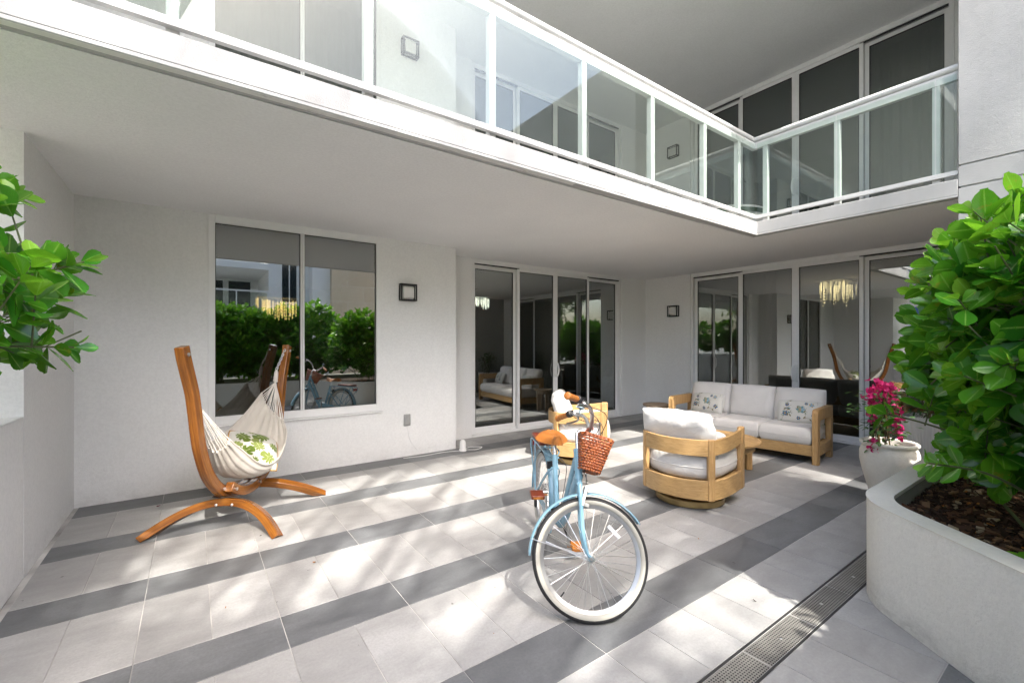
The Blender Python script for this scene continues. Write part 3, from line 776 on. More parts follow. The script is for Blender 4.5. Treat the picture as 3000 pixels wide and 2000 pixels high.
def clusia(name,label,base,ells,count,size,seed,group=None,lowres=False,inside=.12,extra=(),clipf=None):
    r=random.Random(seed); fo=MB(); st=MB()
    e=empty(name,base,0,label,'shrub',group); B=Vector(base)
    tot=sum(q[3]*q[4]*q[5] for q in ells)
    for (cx,cy,cz,rx,ry,rz) in ells:
        k=int(count*rx*ry*rz/tot)
        for i in range(k):
            # mostly on the shell, some inside
            while True:
                u=Vector((r.gauss(0,1),r.gauss(0,1),r.gauss(0,1))).normalized()
                rad=1-abs(r.gauss(0,inside)) if r.random()<.8 else r.uniform(.45,.95)
                rad*=.90+.22*mnoise.noise(Vector((u.x*1.7+seed,u.y*1.7,u.z*1.7)))+.08
                p=Vector((cx+u.x*rx*rad,cy+u.y*ry*rad,cz+u.z*rz*rad))
                if p.z<base[2]+.05: continue
                if clipf and not clipf(p): continue
                break
            d=Vector((u.x/rx,u.y/ry,u.z/rz)).normalized()*.8+Vector((r.gauss(0,.4),r.gauss(0,.4),.35+r.gauss(0,.3)))
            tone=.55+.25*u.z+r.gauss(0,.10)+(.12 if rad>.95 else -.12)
            rosette(fo,st,p-B,d,r,size*r.uniform(.85,1.15),tone,lowres=lowres)
        # limbs
        for i in range(max(3,k//60)):
            u=Vector((r.gauss(0,1),r.gauss(0,1),abs(r.gauss(.3,.7)))).normalized()
            q=Vector((cx+u.x*rx*.8,cy+u.y*ry*.8,cz+u.z*rz*.8))
            if clipf and not clipf(q): continue
            s0=Vector((base[0]*.75+cx*.25+r.gauss(0,.08),base[1]*.75+cy*.25-.05+r.gauss(0,.06),base[2]))
            mid=s0.lerp(q,.5)+Vector((r.gauss(0,.08),r.gauss(0,.08),.05))
            st.tube([p-B for p in catmull([s0,mid,q],5)],[.009-.0006*j for j in range(11)],6)
    for path,sz,tn in extra:
        pts=catmull(path,6); st.tube([p-B for p in pts],[.008-.004*j/(len(pts)-1) for j in range(len(pts))],6)
        rosette(fo,st,pts[-1]-B,pts[-1]-pts[-3],r,sz,tn,7)
        mid=pts[len(pts)//2+2]
        for sgn in (-1,1):
            dd=(pts[-1]-pts[0]).normalized(); sd=dd.cross(Vector((0,0,1))).normalized()*sgn
            add_leaf(fo,mid-B,sd*.8+dd*.5+Vector((0,0,-.2)),Vector((0,0,1)),sz*.9,sz*.5,tn,r)
            add_leaf(fo,pts[-4]-B,Vector((0,0,sgn))*.8+dd*.6,dd*-1+Vector((0,0,.2)),sz*.9,sz*.5,tn,r)
    fo.build('foliage',M['clusia'],e,smooth=180); st.build('stems',M['stem'],e,smooth=60)
    return e
# the big shrub in the right planter
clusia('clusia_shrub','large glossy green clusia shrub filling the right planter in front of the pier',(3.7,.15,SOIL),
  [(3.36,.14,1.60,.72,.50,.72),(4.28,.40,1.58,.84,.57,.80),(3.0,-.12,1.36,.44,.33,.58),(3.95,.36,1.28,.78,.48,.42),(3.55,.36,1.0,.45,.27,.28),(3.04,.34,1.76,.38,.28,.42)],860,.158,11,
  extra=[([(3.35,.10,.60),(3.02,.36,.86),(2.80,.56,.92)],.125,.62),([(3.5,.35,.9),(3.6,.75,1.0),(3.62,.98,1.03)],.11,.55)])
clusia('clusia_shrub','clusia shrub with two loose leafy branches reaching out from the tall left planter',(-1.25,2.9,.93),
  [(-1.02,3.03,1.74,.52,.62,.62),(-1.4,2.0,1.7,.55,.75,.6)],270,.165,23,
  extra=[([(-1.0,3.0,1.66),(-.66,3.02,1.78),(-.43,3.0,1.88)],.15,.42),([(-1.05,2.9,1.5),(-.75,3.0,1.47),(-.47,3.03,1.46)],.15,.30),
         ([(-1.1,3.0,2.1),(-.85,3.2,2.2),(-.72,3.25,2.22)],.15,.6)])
# hedge behind the photographer, seen in the window reflections and shading the floor
r=random.Random(5); hx=[-.35,.55,1.45,2.35]
hl=['clusia hedge plant nearest the left planter behind the viewpoint','clusia hedge plant just left behind the viewpoint','clusia hedge plant right behind the viewpoint towards the curve','clusia hedge plant where the planter curves']
for i,x in enumerate(hx):
    clusia('hedge_shrub',hl[i],(x,-1.25,SOIL),[(x,-1.22,1.46+.10*(i%2),.98,.60,.98-.06*(i%3))],820,.14,40+i,'hedge behind the viewpoint',lowres=True)
clusia('hedge_shrub','clusia hedge plant deep in the planter below the pier',(4.6,-1.1,SOIL),[(4.5,-.95,1.55,1.05,.8,.95)],420,.12,50,'hedge behind the viewpoint',lowres=True)

# small seedling on the mulch
e=empty('seedling',(2.93,.27,SOIL),0,'small bright green seedling sprouting from the mulch','seedling')
sd=MB(); r=random.Random(2); ss=MB(); ss.tube([(0,0,-.02),(.004,.002,.05)],.003,6)
for k in range(5):
    a=k*2.4; add_leaf(sd,Vector((.004,.002,.05)),Vector((math.cos(a),math.sin(a),.35)),Vector((0,0,1)),.07,.045,.9,r)
sd.build('foliage',M['clusia'],e,smooth=180); ss.build('stem',M['stem'],e)
# dry leaves on the mulch and floor
for i,(x,y,z,lab,m) in enumerate([(3.12,.50,SOIL+.015,'curled orange dry leaf on the mulch near the inner corner','dry_leaf'),(3.03,.42,SOIL+.015,'small orange dry leaf on the mulch below the corner one','dry_leaf'),
      (2.40,-.12,SOIL+.015,'orange dry leaf on the mulch at the near rim','dry_leaf'),(.68,3.22,.004,'tiny dry leaf on the dark tile in front of the hammock','dry_leaf'),(-.26,5.15,.004,'dark pink fallen bract by the left wall','petal_dry')]):
    b=MB(); v,f=obovate(.05 if i!=3 else .03,.03 if i!=3 else .02,.35,.5); b.add(v,f)
    o=b.build('fallen_leaf',M[m],smooth=180,solid=.001); o.location=(x,y,z); o.rotation_euler=(0,.0,i*1.3); tag(o,lab,'leaf')

# ---------------------------------------------------------------- trees behind the viewpoint (they dapple the floor)
def tree(label,x,y,h,ells,nclump,leaf,seed,mat_='treeleaf',trunk_r=.16,per=26):
    r=random.Random(seed); e=empty('tree',(x,y,0),0,label,'tree','trees behind the viewpoint')
    fo=MB(); tr=MB(); top=Vector((r.gauss(0,.3),r.gauss(0,.3),h*.62))
    tr.tube(catmull([(0,0,-.12),(r.gauss(0,.1),r.gauss(0,.1),h*.3),top],6),[trunk_r*(1-.05*k) for k in range(13)],10)
    tot=sum(q[3]*q[4]*q[5] for q in ells)
    for el_ in ells:
        cx,cy,cz,rx,ry,rz=el_[:6]; k=el_[6] if len(el_)>6 else max(3,int(nclump*rx*ry*rz/tot))
        for i in range(k):
            u=Vector((r.gauss(0,1),r.gauss(0,1),r.gauss(0,1))).normalized(); rad=r.random()**.45
            c=Vector((cx-x+u.x*rx*rad,cy-y+u.y*ry*rad,cz+u.z*rz*rad)); s=r.uniform(.22,.5)
            if i%3==0:
                mid=top.lerp(c,.5)+Vector((r.gauss(0,.2),r.gauss(0,.2),.15)); tr.tube(catmull([top*.9,mid,c],5),[.05-.0042*j for j in range(11)],5)
            for q in range(per):
                p=c+Vector((r.gauss(0,s*.5),r.gauss(0,s*.5),r.gauss(0,s*.4)))
                d=Vector((r.gauss(0,1),r.gauss(0,1),r.gauss(-.1,.6))); v,f=obovate(leaf*r.uniform(.7,1.3),leaf*.5,r.uniform(-.2,.2),.2,2)
                m=leaf_M(p,d,Vector((r.gauss(0,.5),r.gauss(0,.5),1)))
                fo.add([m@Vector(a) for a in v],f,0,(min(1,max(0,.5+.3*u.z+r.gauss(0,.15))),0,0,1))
    fo.build('crown',M[mat_],e,smooth=0); tr.build('trunk',M['bark'],e)
    return e
SX,SY=.125,.82
def over(x,y,z): return (x-SX*z,y-SY*z,z)    # the point at height z that shades floor point x,y
def sh(x,y,z,rx,ry,rz,n=0): 
    c=over(x,y,z); return (*c,rx,ry,rz)+((n,) if n else ())
# bits of leaf litter blown over the tiles
r=random.Random(77); lit_lab=['dry leaf scrap on the pale tiles','dry leaf scrap on the tiles']
for i,(x,y) in enumerate([(.42,3.9),(2.35,3.2),(3.1,1.9),(2.62,1.25),(.15,2.95),(1.25,1.9)]):
    b=MB(); l=r.uniform(.010,.022); v,f=obovate(l,l*.5,r.uniform(.2,.6),.6,3); b.add(v,f)
    o=b.build('leaf_scrap',M['dry_leaf'] if i%3 else M['soil'],smooth=180,solid=.0008); o.location=(x,y,.003); o.rotation_euler=(r.gauss(0,.2),r.gauss(0,.2),r.uniform(0,6)); tag(o,'tiny dry leaf scrap lying loose on the patio tiles','leaf','leaf scraps on the tiles')
tree('spreading leafy tree shading the near part of the patio',-1.6,-5.4,12,
  [sh(-.15,1.75,11.5,1.15,.70,.35,112),sh(.35,2.35,12,.7,.28,.3,26),sh(-.4,2.9,12,.6,.4,.3,16),sh(1.7,.85,11,.7,.25,.25,22),sh(1.75,2.55,12.5,.35,.1,.15,4),sh(1.35,3.75,12.5,.5,.16,.2,9),sh(2.5,3.3,12.6,.35,.16,.2,6),sh(.2,4.15,12.5,.4,.14,.2,6),
   sh(-.7,5.2,12.6,.5,.7,.35,44),sh(-.75,4.1,12.4,.35,.4,.3,22),sh(-.85,5.6,12.6,.4,.5,.3,80),sh(1.6,5.30,12.5,3.0,.28,.12,56),sh(-1.6,5.3,12.2,1.2,.24,.12,22),sh(5.0,2.75,12,.95,.40,.4,60),sh(4.7,2.2,12.4,.6,.3,.3,26)],150,.12,71,per=30)
tree('very tall fine leaved tree added out of view to thin the sunlight on the patio',-1.0,-16.2,23,[sh(2.0,3.1,23,4.6,2.5,1.0,52)],52,.17,79,trunk_r=.3,per=20)  # unseen sparse crown, added to soften and weaken the sun over the patio
tree('tall loose crowned tree beyond the hedge on the left',-5.2,-9.5,9,[(-5.2,-9.5,6.2,2.0,1.8,2.2),(-4.0,-9.8,4.6,1.4,1.3,1.4)],150,.22,72,per=24)
tree('rounded tree standing in front of the far balcony house',-1.9,-13.8,7,[(-1.9,-13.8,4.4,2.6,1.4,1.8),(.9,-14.3,3.9,1.8,1.3,1.4)],170,.22,73,per=24)
tree('wide tree behind the far trees on the left',-7.5,-15,9,[(-7.5,-15,5.5,2.6,2,2.8)],120,.26,74,per=22)
tree('tree rising beyond the left planter',-6.5,1.5,8,[(-6.5,1.5,4.6,1.7,2.2,2.2)],130,.2,75,per=24)
# ---------------------------------------------------------------- neighbouring house seen in the glass
nb=empty('neighbour_house',(5,-8,0),0,'neighbouring house with beige stone cladding and a white balcony across the garden','building')
NT=Matrix.Translation((-5,8,0))
def npart(n,mb,m,**k): mb.xf(NT); return mb.build(n,M[m],nb,**k)
b=MB(); b.box(4.4,13,-13,-7.0,0,5.6); npart('stone_wing',b,'stone')
b=MB(); b.box(2.35,4.398,-13,-7.9,0,5.6); b.box(3.75,4.397,-7.898,-7.2,0,5.6); b.box(-1.2,2.348,-13,-11.2,0,5.6); npart('wall',b,'wall')
b=MB(); b.box(-1.9,2.345,-11.19,-7.7,4.2,4.42); b.box(-1.9,2.345,-11.19,-7.7,2.1,2.3); npart('balcony_slab',b,'wall')
b=MB(); b.box(-1.9,2.345,-7.76,-7.71,3.36,3.41)
for x in (-1.85,-.8,.25,1.3,2.3): b.box(x-.02,x+.02,-7.75,-7.72,2.3,3.36)
npart('railing',b,'frame')
b=MB(); b.box(-1.85,2.3,-7.738,-7.732,2.36,3.34); npart('glass_panel',b,'rail_glass',smooth=0)
for (x0,x1,z0,z1) in ((2.75,3.35,3.0,5.2),):
    b=MB(); b.box(x0,x1,-7.899,-7.86,z0,z1); b.box(x0+.28,x0+.32,-7.859,-7.85,z0,z1)
    o=npart('window',b,'frame')
    b=MB(); b.box(x0+.05,x1-.05,-7.858,-7.852,z0+.05,z1-.05); b.xf(NT); b.build('pane',M['dark_glass'],o,smooth=0)
for (x0,x1) in ((.2,1.1),(1.2,2.1)):
    b=MB(); b.box(x0,x1,-11.199,-11.15,2.3,4.15); o=npart('window',b,'frame')
    b=MB(); b.box(x0+.05,x1-.05,-11.148,-11.14,2.35,4.1); b.xf(NT); b.build('pane',M['dark_glass'],o,smooth=0)
# glazed tower further off to the left
tw=empty('glass_tower',(-22,8,0),0,'tall blue glazed tower with white floor bands far to the left','building')
b=MB(); b.box(-6,6,-9,9,0,30); b.build('glazing',M['blue_glass'],tw,smooth=0)
b=MB()
for k in range(10): b.box(-6.4,6.4,-9.4,9.4,k*3.1+2.4,k*3.1+3.0)
for y in range(-9,10,3): b.box(6.0,6.15,y-.1,y+.1,0,30)
b.build('floor_band',M['wall'],tw)
# ---------------------------------------------------------------- cushions
def cushion_mesh(w,d,h,bulge=.5,n=14,seed=0,wr=.006,square=.30):
    """soft box, centred, with puffed faces and a pinched seam"""
    b=MB()
    def P(u,v,top):
        x=(u-.5)*2; y=(v-.5)*2
        ex=abs(x)**6; ey=abs(y)**6
        edge=(1-abs(x)**3.0)*(1-abs(y)**3.0)
        z=h*.5*(square*(1 if max(abs(x),abs(y))<.999 else 0)*(1-max(abs(x),abs(y))**(14 if square<.5 else 44))+(1-square)*max(0,edge)**bulge)
        pin=1-.045*(1-abs(abs(x)-abs(y)))*0
        q=1-.05*(x*x*y*y)+.0
        nx=mnoise.noise(Vector((x*2.2+seed,y*2.2,top)))*wr
        f=mnoise.noise(Vector((x*5+seed,y*3,top*3)))*wr
        sx=x*w/2*(1-.06*y*y*(1-square)); sy=y*d/2*(1-.06*x*x*(1-square))
        return (sx,sy,(z+nx+f)*(1 if top else -1))
    b.P=P
    nu=n
    for top in (1,0):
        vs=[];
        for i in range(nu+1):
            for j in range(nu+1):
                # denser near the edges
                u=.5-.5*math.cos(PI*i/nu); v=.5-.5*math.cos(PI*j/nu)
                p=P(u,v,top)
                if i in(0,nu) or j in (0,nu): p=(p[0],p[1],0)
                vs.append(p)
        fs=[]
        for i in range(nu):
            for j in range(nu):
                q=(i*(nu+1)+j,(i+1)*(nu+1)+j,(i+1)*(nu+1)+j+1,i*(nu+1)+j+1)
                fs.append(q if top else q[::-1])
        b.add(vs,fs)
    return b
def cushion(name,parent,m,w,d,h,loc,rot=(0,0,0),piping=True,**k):
    b=cushion_mesh(w,d,h,**k); Mx=Matrix.Translation(loc)@Euler(rot).to_matrix().to_4x4(); b.xf(Mx)
    o=b.build(name,M[m],parent,smooth=180,weld=True)
    if piping:
        q=MB(); pts=[]
        for i in range(40):
            t=i/40*4; s=int(t); f=t-s
            x,y=[(2*f-1,-1),(1,2*f-1),(1-2*f,1),(-1,1-2*f)][s]
            sq=k.get('square',.30); pts.append((x*w/2*(1-.06*y*y*(1-sq)),y*d/2*(1-.06*x*x*(1-sq)),0))
        q.tube([Mx@Vector(p) for p in pts],.0045,5,closed=True); q.build('piping',M[m],o)
    return o

# ---------------------------------------------------------------- sofa
SR=(6.12,2.20); ang=math.atan2(.994,-.109)     # local x runs from the right-hand end to the left-hand end
sofa=empty('sofa',(SR[0],SR[1],0),ang,'long teak framed outdoor sofa with three off white seat cushions','sofa')
W=1.93; D=.80
def S(x,y,z): return Vector((x,-y,z))           # y = depth behind the front edge
def sbox(name,x0,x1,y0,y1,z0,z1,m='teak',bev=.006):
    b=MB(); b.box(x0,x1,-y1,-y0,z0,z1); return b.build(name,M[m],sofa,bevel=bev)
for xa in (0,W-.062):
    # arm: inverted U of wide boards, rounded at the front top corner
    b=MB(); T=.062; h=.665; a=.085
    out=[(0,0),(0,h-.05)]+[(.05-.05*math.cos(t*PI/10),h-.05+.05*math.sin(t*PI/10)) for t in range(1,6)]+[(D-.12,h),(D-.12,.0),(D-.205,.0),(D-.205,h-.125)]+[(a+.03,h-.125),(a,h-.155),(a,0)]
    v=[(xa,-y,z) for y,z in out]+[(xa+T,-y,z) for y,z in out]; n_=len(out)
    b.add(v,[(i,(i+1)%n_,n_+(i+1)%n_,n_+i) for i in range(n_)]+[tuple(range(n_)),tuple(range(2*n_-1,n_-1,-1))])
    b.build('arm',M['teak'],sofa,bevel=.005)
    b=MB(); b.box(xa+.004,xa+T-.004,-(D-.206),-a-.001,.10,.235); b.build('side_rail',M['teak_h'],sofa,bevel=.004)
sbox('front_rail',.063,W-.063,.02,.052,.095,.225,'teak_h')
sbox('back_rail',.063,W-.063,D-.17,D-.14,.10,.225,'teak_h')
sbox('back_rail',.063,W-.063,D-.17,D-.14,.42,.56,'teak_h')
b=MB()
for k in range(9): b.box(.064,W-.064,-(.09+k*.065+.05),-(.09+k*.065),.205,.223)
b.build('seat_slats',M['teak_h'],sofa,bevel=.003)
cw=(W-.14)/3
for k in range(3):
    cx=.07+cw*(k+.5)
    cushion('seat_cushion',sofa,'cushion',cw+.003,.67,.215,(cx,-.335,.325),seed=k*3.1,square=.90,bulge=.3,wr=.003)
    cushion('back_cushion',sofa,'cushion',cw+.01,.47,.21,(cx,-.63,.635),(R(-104),0,R(180)+.02*(k-1)),seed=9+k*2.3,square=.45,bulge=.45,wr=.008)
def print_on(b,w,d,cx,cy,a,sc,pts,mi):
    """lay a flat printed shape on the puffed face of a pillow"""
    ca,sa=math.cos(a),math.sin(a); n_=len(pts); v=[]
    gx=sum(p[0] for p in pts)/n_; gy=sum(p[1] for p in pts)/n_
    for k in (0,.5,1):
        for (x,y) in (pts if k else [(gx,gy)]):
            x=gx+(x-gx)*k if k else gx; y=gy+(y-gy)*k if k else gy
            X=cx+(x*ca-y*sa)*sc; Y=cy+(x*sa+y*ca)*sc
            X=max(-w*.465,min(w*.465,X)); Y=max(-d*.465,min(d*.465,Y))
            p=b.P(.5+X/w,.5+Y/d,1); v.append((p[0],p[1],p[2]+.0016+.0004*mi))
    f=[(0,1+i,1+(i+1)%n_) for i in range(n_)]+[(1+i,1+n_+i,1+n_+(i+1)%n_,1+(i+1)%n_) for i in range(n_)]
    b.add(v,f,mi)
def petal_shape(l,w,n_=7): return [(l*i/n_,w*math.sin(PI*(i/n_)**.8)) for i in range(n_)]+[(l,0)]+[(l*i/n_,-w*math.sin(PI*(i/n_)**.8)) for i in range(n_-1,0,-1)]
def print_floral(b,w,d,seed):
    r=random.Random(seed)
    def spray(cx,cy,a,n_,sc):
        # curling vine with small leaves
        x,y=cx,cy
        for k in range(n_):
            a+=r.gauss(.18,.25); nx,ny=x+.022*sc*math.cos(a),y+.022*sc*math.sin(a)
            print_on(b,w,d,x,y,a,1,[(0,-.0014),(.023*sc,-.0014),(.023*sc,.0014),(0,.0014)],3); x,y=nx,ny
            if k%2: print_on(b,w,d,x,y,a+r.choice((-1,1))*r.uniform(.6,1.1),1,petal_shape(.030*sc,.0065*sc),r.choice((3,3,4,1)))
        return x,y
    def flower(cx,cy,sc,pal):
        a0=r.uniform(0,6)
        for k in range(6): print_on(b,w,d,cx,cy,a0+k*PI/3,sc,petal_shape(.046,.016),pal[k%len(pal)])
        print_on(b,w,d,cx,cy,0,sc,[(.014*math.cos(t*PI/4),.014*math.sin(t*PI/4)) for t in range(8)],5)
        for k in range(5): print_on(b,w,d,cx+.012*sc*math.cos(k*1.26),cy+.012*sc*math.sin(k*1.26),0,sc,[(.0035*math.cos(t*PI/3),.0035*math.sin(t*PI/3)) for t in range(6)],2)
    for k in range(13):
        x,y=r.uniform(-w*.42,w*.42),r.uniform(-d*.40,d*.40); spray(x,y,r.uniform(0,6),r.randint(3,6),1.35)
    flower(.02,.015,1.25,(1,4,1,6)); flower(-w*.30,-.05,.85,(2,1)); flower(w*.33,-.06,.8,(2,2,4)); flower(-w*.27,.075,.6,(2,)); flower(w*.27,.085,.75,(5,6)); flower(.0,-.10,.6,(2,1)); flower(.08,.10,.5,(1,2))
def monstera_shape(n_=40):
    out=[]
    for i in range(n_):
        t=2*PI*i/n_; rr=.5*(1-.28*math.cos(t))*(1+.12*math.cos(2*t))
        if abs(math.cos(t))<.93 and i%4==0: rr*=.58
        if abs(t-PI)>2.95: rr*=.55
        out.append((rr*math.cos(t),rr*.86*math.sin(t)))
    return out
def print_monstera(b,w,d,seed):
    r=random.Random(seed)
    for (x,y,a,sc,mi) in ((-.11,.10,2.2,.145,1),(.09,.12,.6,.13,1),(-.02,-.02,3.6,.14,2),(.13,-.06,5.2,.15,1),(-.13,-.12,4.2,.13,2),(.03,-.15,1.2,.11,1),(-.02,.17,1.3,.09,2),(.17,.04,2.9,.08,2),(-.17,.0,.3,.09,1)):
        print_on(b,w,d,x,y,a,sc,monstera_shape(),mi)
        print_on(b,w,d,x,y,a,sc,[(-.42,-.018),(.40,-.008),(.40,.008),(-.42,.018)],0 if False else 3)
        for k in (-.18,0,.18):
            for s_ in (-1,1): print_on(b,w,d,x,y,a,sc,[(k,0),(k+.02,.0),(k+.14,s_*.26),(k+.12,s_*.26)],3)
def pillow(label,m,w,d,h,loc,rot,seed,name='throw_pillow',group=None):
    b=cushion_mesh(w,d,h,seed=seed,square=.06,bulge=.62,wr=.004)
    if m=='floral': print_floral(b,w,d,5); mats=[M['linen'],M['pr_teal'],M['pr_blue'],M['pr_olive'],M['pr_sage'],M['pr_ochre'],M['pr_sky']]
    else: print_monstera(b,w,d,5); mats=[M['linen'],M['pr_leaf'],M['pr_leaf2'],M['pr_vein']]
    o=b.build(name,mats,None,smooth=180); o.location=loc; o.rotation_euler=rot
    return tag(o,label,'pillow',group)
def sw(x,y,z): return sofa.matrix_basis@Vector((x,-y,z))
bpy.context.view_layer.update()
sofa_m=Matrix.Translation((SR[0],SR[1],0))@Matrix.Rotation(ang,4,'Z')
for lab,x,rz in (('blue floral lumbar pillow at the end of the sofa by the flower pot',.32,.12),('blue floral lumbar pillow at the far end of the sofa by the side table',W-.38,-.10)):
    o=pillow(lab,'floral',.52,.31,.15,(0,0,0),(0,0,0),x*7,group='floral pillows on the sofa')
    o.matrix_world=sofa_m@Matrix.Translation((x,-.47,.565))@Matrix.Rotation(rz,4,'Z')@Matrix.Rotation(R(180),4,'Z')@Matrix.Rotation(R(-112),4,'X')@Matrix.Rotation(R(180),4,'X')

# ---------------------------------------------------------------- round tables
def round_table(name,label,loc,rad,h,m,nleg,rz,apron=.07):
    e=empty(name,(loc[0],loc[1],0),rz,label,'table')
    b=MB()
    # slatted top: parallel boards cut to a circle inside a rim
    nb_=7; w=2*(rad-.035)/nb_
    for k in range(nb_):
        xa=-(rad-.035)+k*w+.002; xb=xa+w-.004; q=[]
        rr=rad-.036; m8=8
        lo=[];hi=[]
        for j in range(m8+1):
            x=xa+(xb-xa)*j/m8; y=math.sqrt(max(0,rr*rr-x*x)); lo.append((x,-y)); hi.append((x,y))
        b.prism(lo+hi[::-1],h-.022,h-.002)
    b.build('tabletop',M[m],e,bevel=.0015)
    b=MB(); b.lathe([(rad-.034,h-.028),(rad-.004,h-.028),(rad,h-.022),(rad,h-.004),(rad-.004,h),(rad-.034,h)],56,closed=True); b.build('table_rim',M[m],e)
    b=MB(); b.lathe([(rad-.085,h-.03-apron),(rad-.060,h-.03-apron),(rad-.060,h-.029),(rad-.085,h-.029)],48,closed=True); b.build('apron',M[m],e)
    for k in range(nleg):
        a=2*PI*k/nleg; Mx=Matrix.Rotation(a,4,'Z')
        b=MB(); b.box(rad-.125,rad-.055,-.028,.028,.001,h-.0285,M=Mx); b.build('leg',M['teak' if m!='teak_grey' else m],e,bevel=.005)
    return e
round_table('coffee_table','low round teak coffee table between the swivel chairs and the sofa',(4.97,2.87),.50,.375,'teak_h',4,R(-38))
round_table('side_table','small round weathered teak side table between sofa and wall',(6.27,4.60),.225,.47,'teak_grey',4,R(20))

# ---------------------------------------------------------------- swivel barrel chairs
def plan(t):
    """chair outline, t from -1 (front right post) over 0 (back middle) to 1 (front left post); chair faces +y"""
    pts=[(.375,.34),(.385,.12),(.372,-.12),(.318,-.285),(.16,-.375),(0,-.402),(-.16,-.375),(-.318,-.285),(-.372,-.12),(-.385,.12),(-.375,.34)]
    return pts
cpath=[Vector((p[0],p[1],0)) for p in catmull([(x,y,0) for x,y in plan(0)],8)]   # 81 samples; posts at 24 (right back) and 56 (left back)
def strip(i0,i1,z0,z1,th,mat_idx=0,inset=0):
    b=MB(); n=i1-i0+1; v=[]
    for i in range(i0,i1+1):
        p=cpath[i]; t=(cpath[min(i+1,80)]-cpath[max(i-1,0)]).normalized(); nn=Vector((-t.y,t.x,0))   # points inwards/outwards
        if nn.dot(p)<0: nn=-nn
        s=(i-i0)/max(1,n-1)
        za=z0(s) if callable(z0) else z0; zb=z1(s) if callable(z1) else z1
        o=p-nn*inset; q=o-nn*th
        v+=[(o.x,o.y,za),(o.x,o.y,zb),(q.x,q.y,zb),(q.x,q.y,za)]
    f=[]
    for i in range(n-1):
        for k in range(4):
            l=(k+1)%4; f.append((i*4+k,i*4+4+k,i*4+4+l,i*4+l))
    f+=[(0,1,2,3),tuple((n-1)*4+k for k in (3,2,1,0))]
    b.add(v,f); return b
def swivel_chair(name,label,loc,rz):
    e=empty(name,(loc[0],loc[1],0),rz,label,'armchair','swivel barrel chairs')
    b=MB(); b.lathe([(0,.002),(.302,.002),(.31,.010),(.31,.060),(.302,.068),(0,.068)],48); b.build('swivel_base',M['gold'],e)
    b=MB(); b.lathe([(0,.0685),(.16,.0685),(.16,.113),(0,.113)],24); b.build('swivel_plate',M['lamp_black'],e)
    PBR,PBL=24,56
    fz=.640
    strip(PBR,PBL,fz-.142,fz,.024).build('back_rail',M['teak_h'],e,bevel=.004)
    strip(PBR,PBL,.118,.288,.024).build('apron',M['teak_h'],e,bevel=.004)
    for (a,c,sg) in ((2,PBR-1,1),(PBL+1,78,-1)):
        up=lambda s,sg=sg: (fz+.045*(1-s)**2) if sg>0 else (fz+.045*s**2)
        lo=lambda s,sg=sg: fz-.134+(.045*(1-s)**2 if sg>0 else .045*s**2)
        strip(a,c,lo,up,.024).build('arm_rail',M['teak_h'],e,bevel=.004)
        strip(a,c,.118,.288,.024).build('apron',M['teak_h'],e,bevel=.004)
    for c,w in ((PBR,5),(PBL,5)):
        strip(c-2,c+1,.113,fz+.003,.050,inset=-.007).build('post',M['teak'],e,bevel=.004)
    for a,c in ((0,3),(77,80)):
        strip(a,c,.113,fz+.05,.050,inset=-.007).build('post',M['teak'],e,bevel=.012,bseg=3)
    b=MB(); b.box(-.335,.335,.29,.318,.116,.28); b.build('front_rail',M['teak_h'],e,bevel=.004)
    b=MB(); b.prism([(p.x*.90,p.y*.90) for p in cpath[::4]],.235,.262); b.build('seat_panel',M['teak_h'],e)
    for i in (PBR-1,PBL+1):
        s=MB()
        for z in (.33,.41): s.sphere((cpath[i].x*.94,cpath[i].y*.94,z),.006,8,6)
        s.build('screw',M['brass'],e)
    # round-backed seat cushion
    b=MB(); npl=[]
    base=[Vector((p.x*.885,p.y*.885+.012,0)) for p in cpath[::2]]
    base+= [Vector((x,.36-.02*abs(x),0)) for x in (-.26,-.13,0,.13,.26)]
    cc=Vector((0,.0,0)); rings=[(0,.0),(.55,0),(.88,.008),(.97,.03),(1.015,.08),(1.02,.15),(.985,.205),(.91,.238),(.6,.255),(0,.26)]
    v=[];f=[];nb_=len(base)
    for s_,z in rings:
        for i,p in enumerate(base):
            q=cc+(p-cc)*s_; w=mnoise.noise(Vector((q.x*6+loc[0],q.y*6,z*8)))*.008
            v.append((q.x*(1+w),q.y*(1+w),.264+z+w*.6))
    for k in range(len(rings)-1):
        for i in range(nb_):
            j=(i+1)%nb_; f.append((k*nb_+j,k*nb_+i,(k+1)*nb_+i,(k+1)*nb_+j))
    b.add(v,f); sc_=b.build('seat_cushion',M['cushion_w'],e,smooth=180,weld=True)
    q=MB(); q.tube([(p.x*1.02,p.y*1.02,.264+.12) for p in base],.005,5,closed=True); q.build('piping',M['cushion_w'],sc_)
    # big loose back cushion, plump and creased
    cushion('back_cushion',e,'cushion_w',.68,.45,.185,(.0,-.225,.655),(R(-109),0,R(180)),seed=loc[0]*3,square=.16,bulge=.42,wr=.014,piping=False,n=22)
    # tied bolster lying against it
    return e
swivel_chair('swivel_armchair','teak barrel swivel chair with white cushions, nearer to the planter, seen from behind',(3.87,2.47),R(-90+8))
swivel_chair('swivel_armchair','teak barrel swivel chair with white cushions behind the bicycle basket',(4.00,4.08),R(-90-48))
e=tag(cushion_mesh(.40,.16,.15,seed=4,square=.05,bulge=.5,wr=.01).build('bolster_pillow',M['cushion_w'],smooth=180,weld=True),'small white gathered pillow on the seat of the chair behind the bicycle','pillow')
e.matrix_world=Matrix.Translation((4.03,3.98,.56))@Matrix.Rotation(R(-40),4,'Z')@Matrix.Rotation(R(55),4,'X')
e=tag(cushion_mesh(.34,.16,.14,seed=8,square=.05,bulge=.5,wr=.01).build('bolster_pillow',M['cushion_w'],smooth=180,weld=True),'small white gathered pillow on the seat of the nearer swivel chair','pillow')
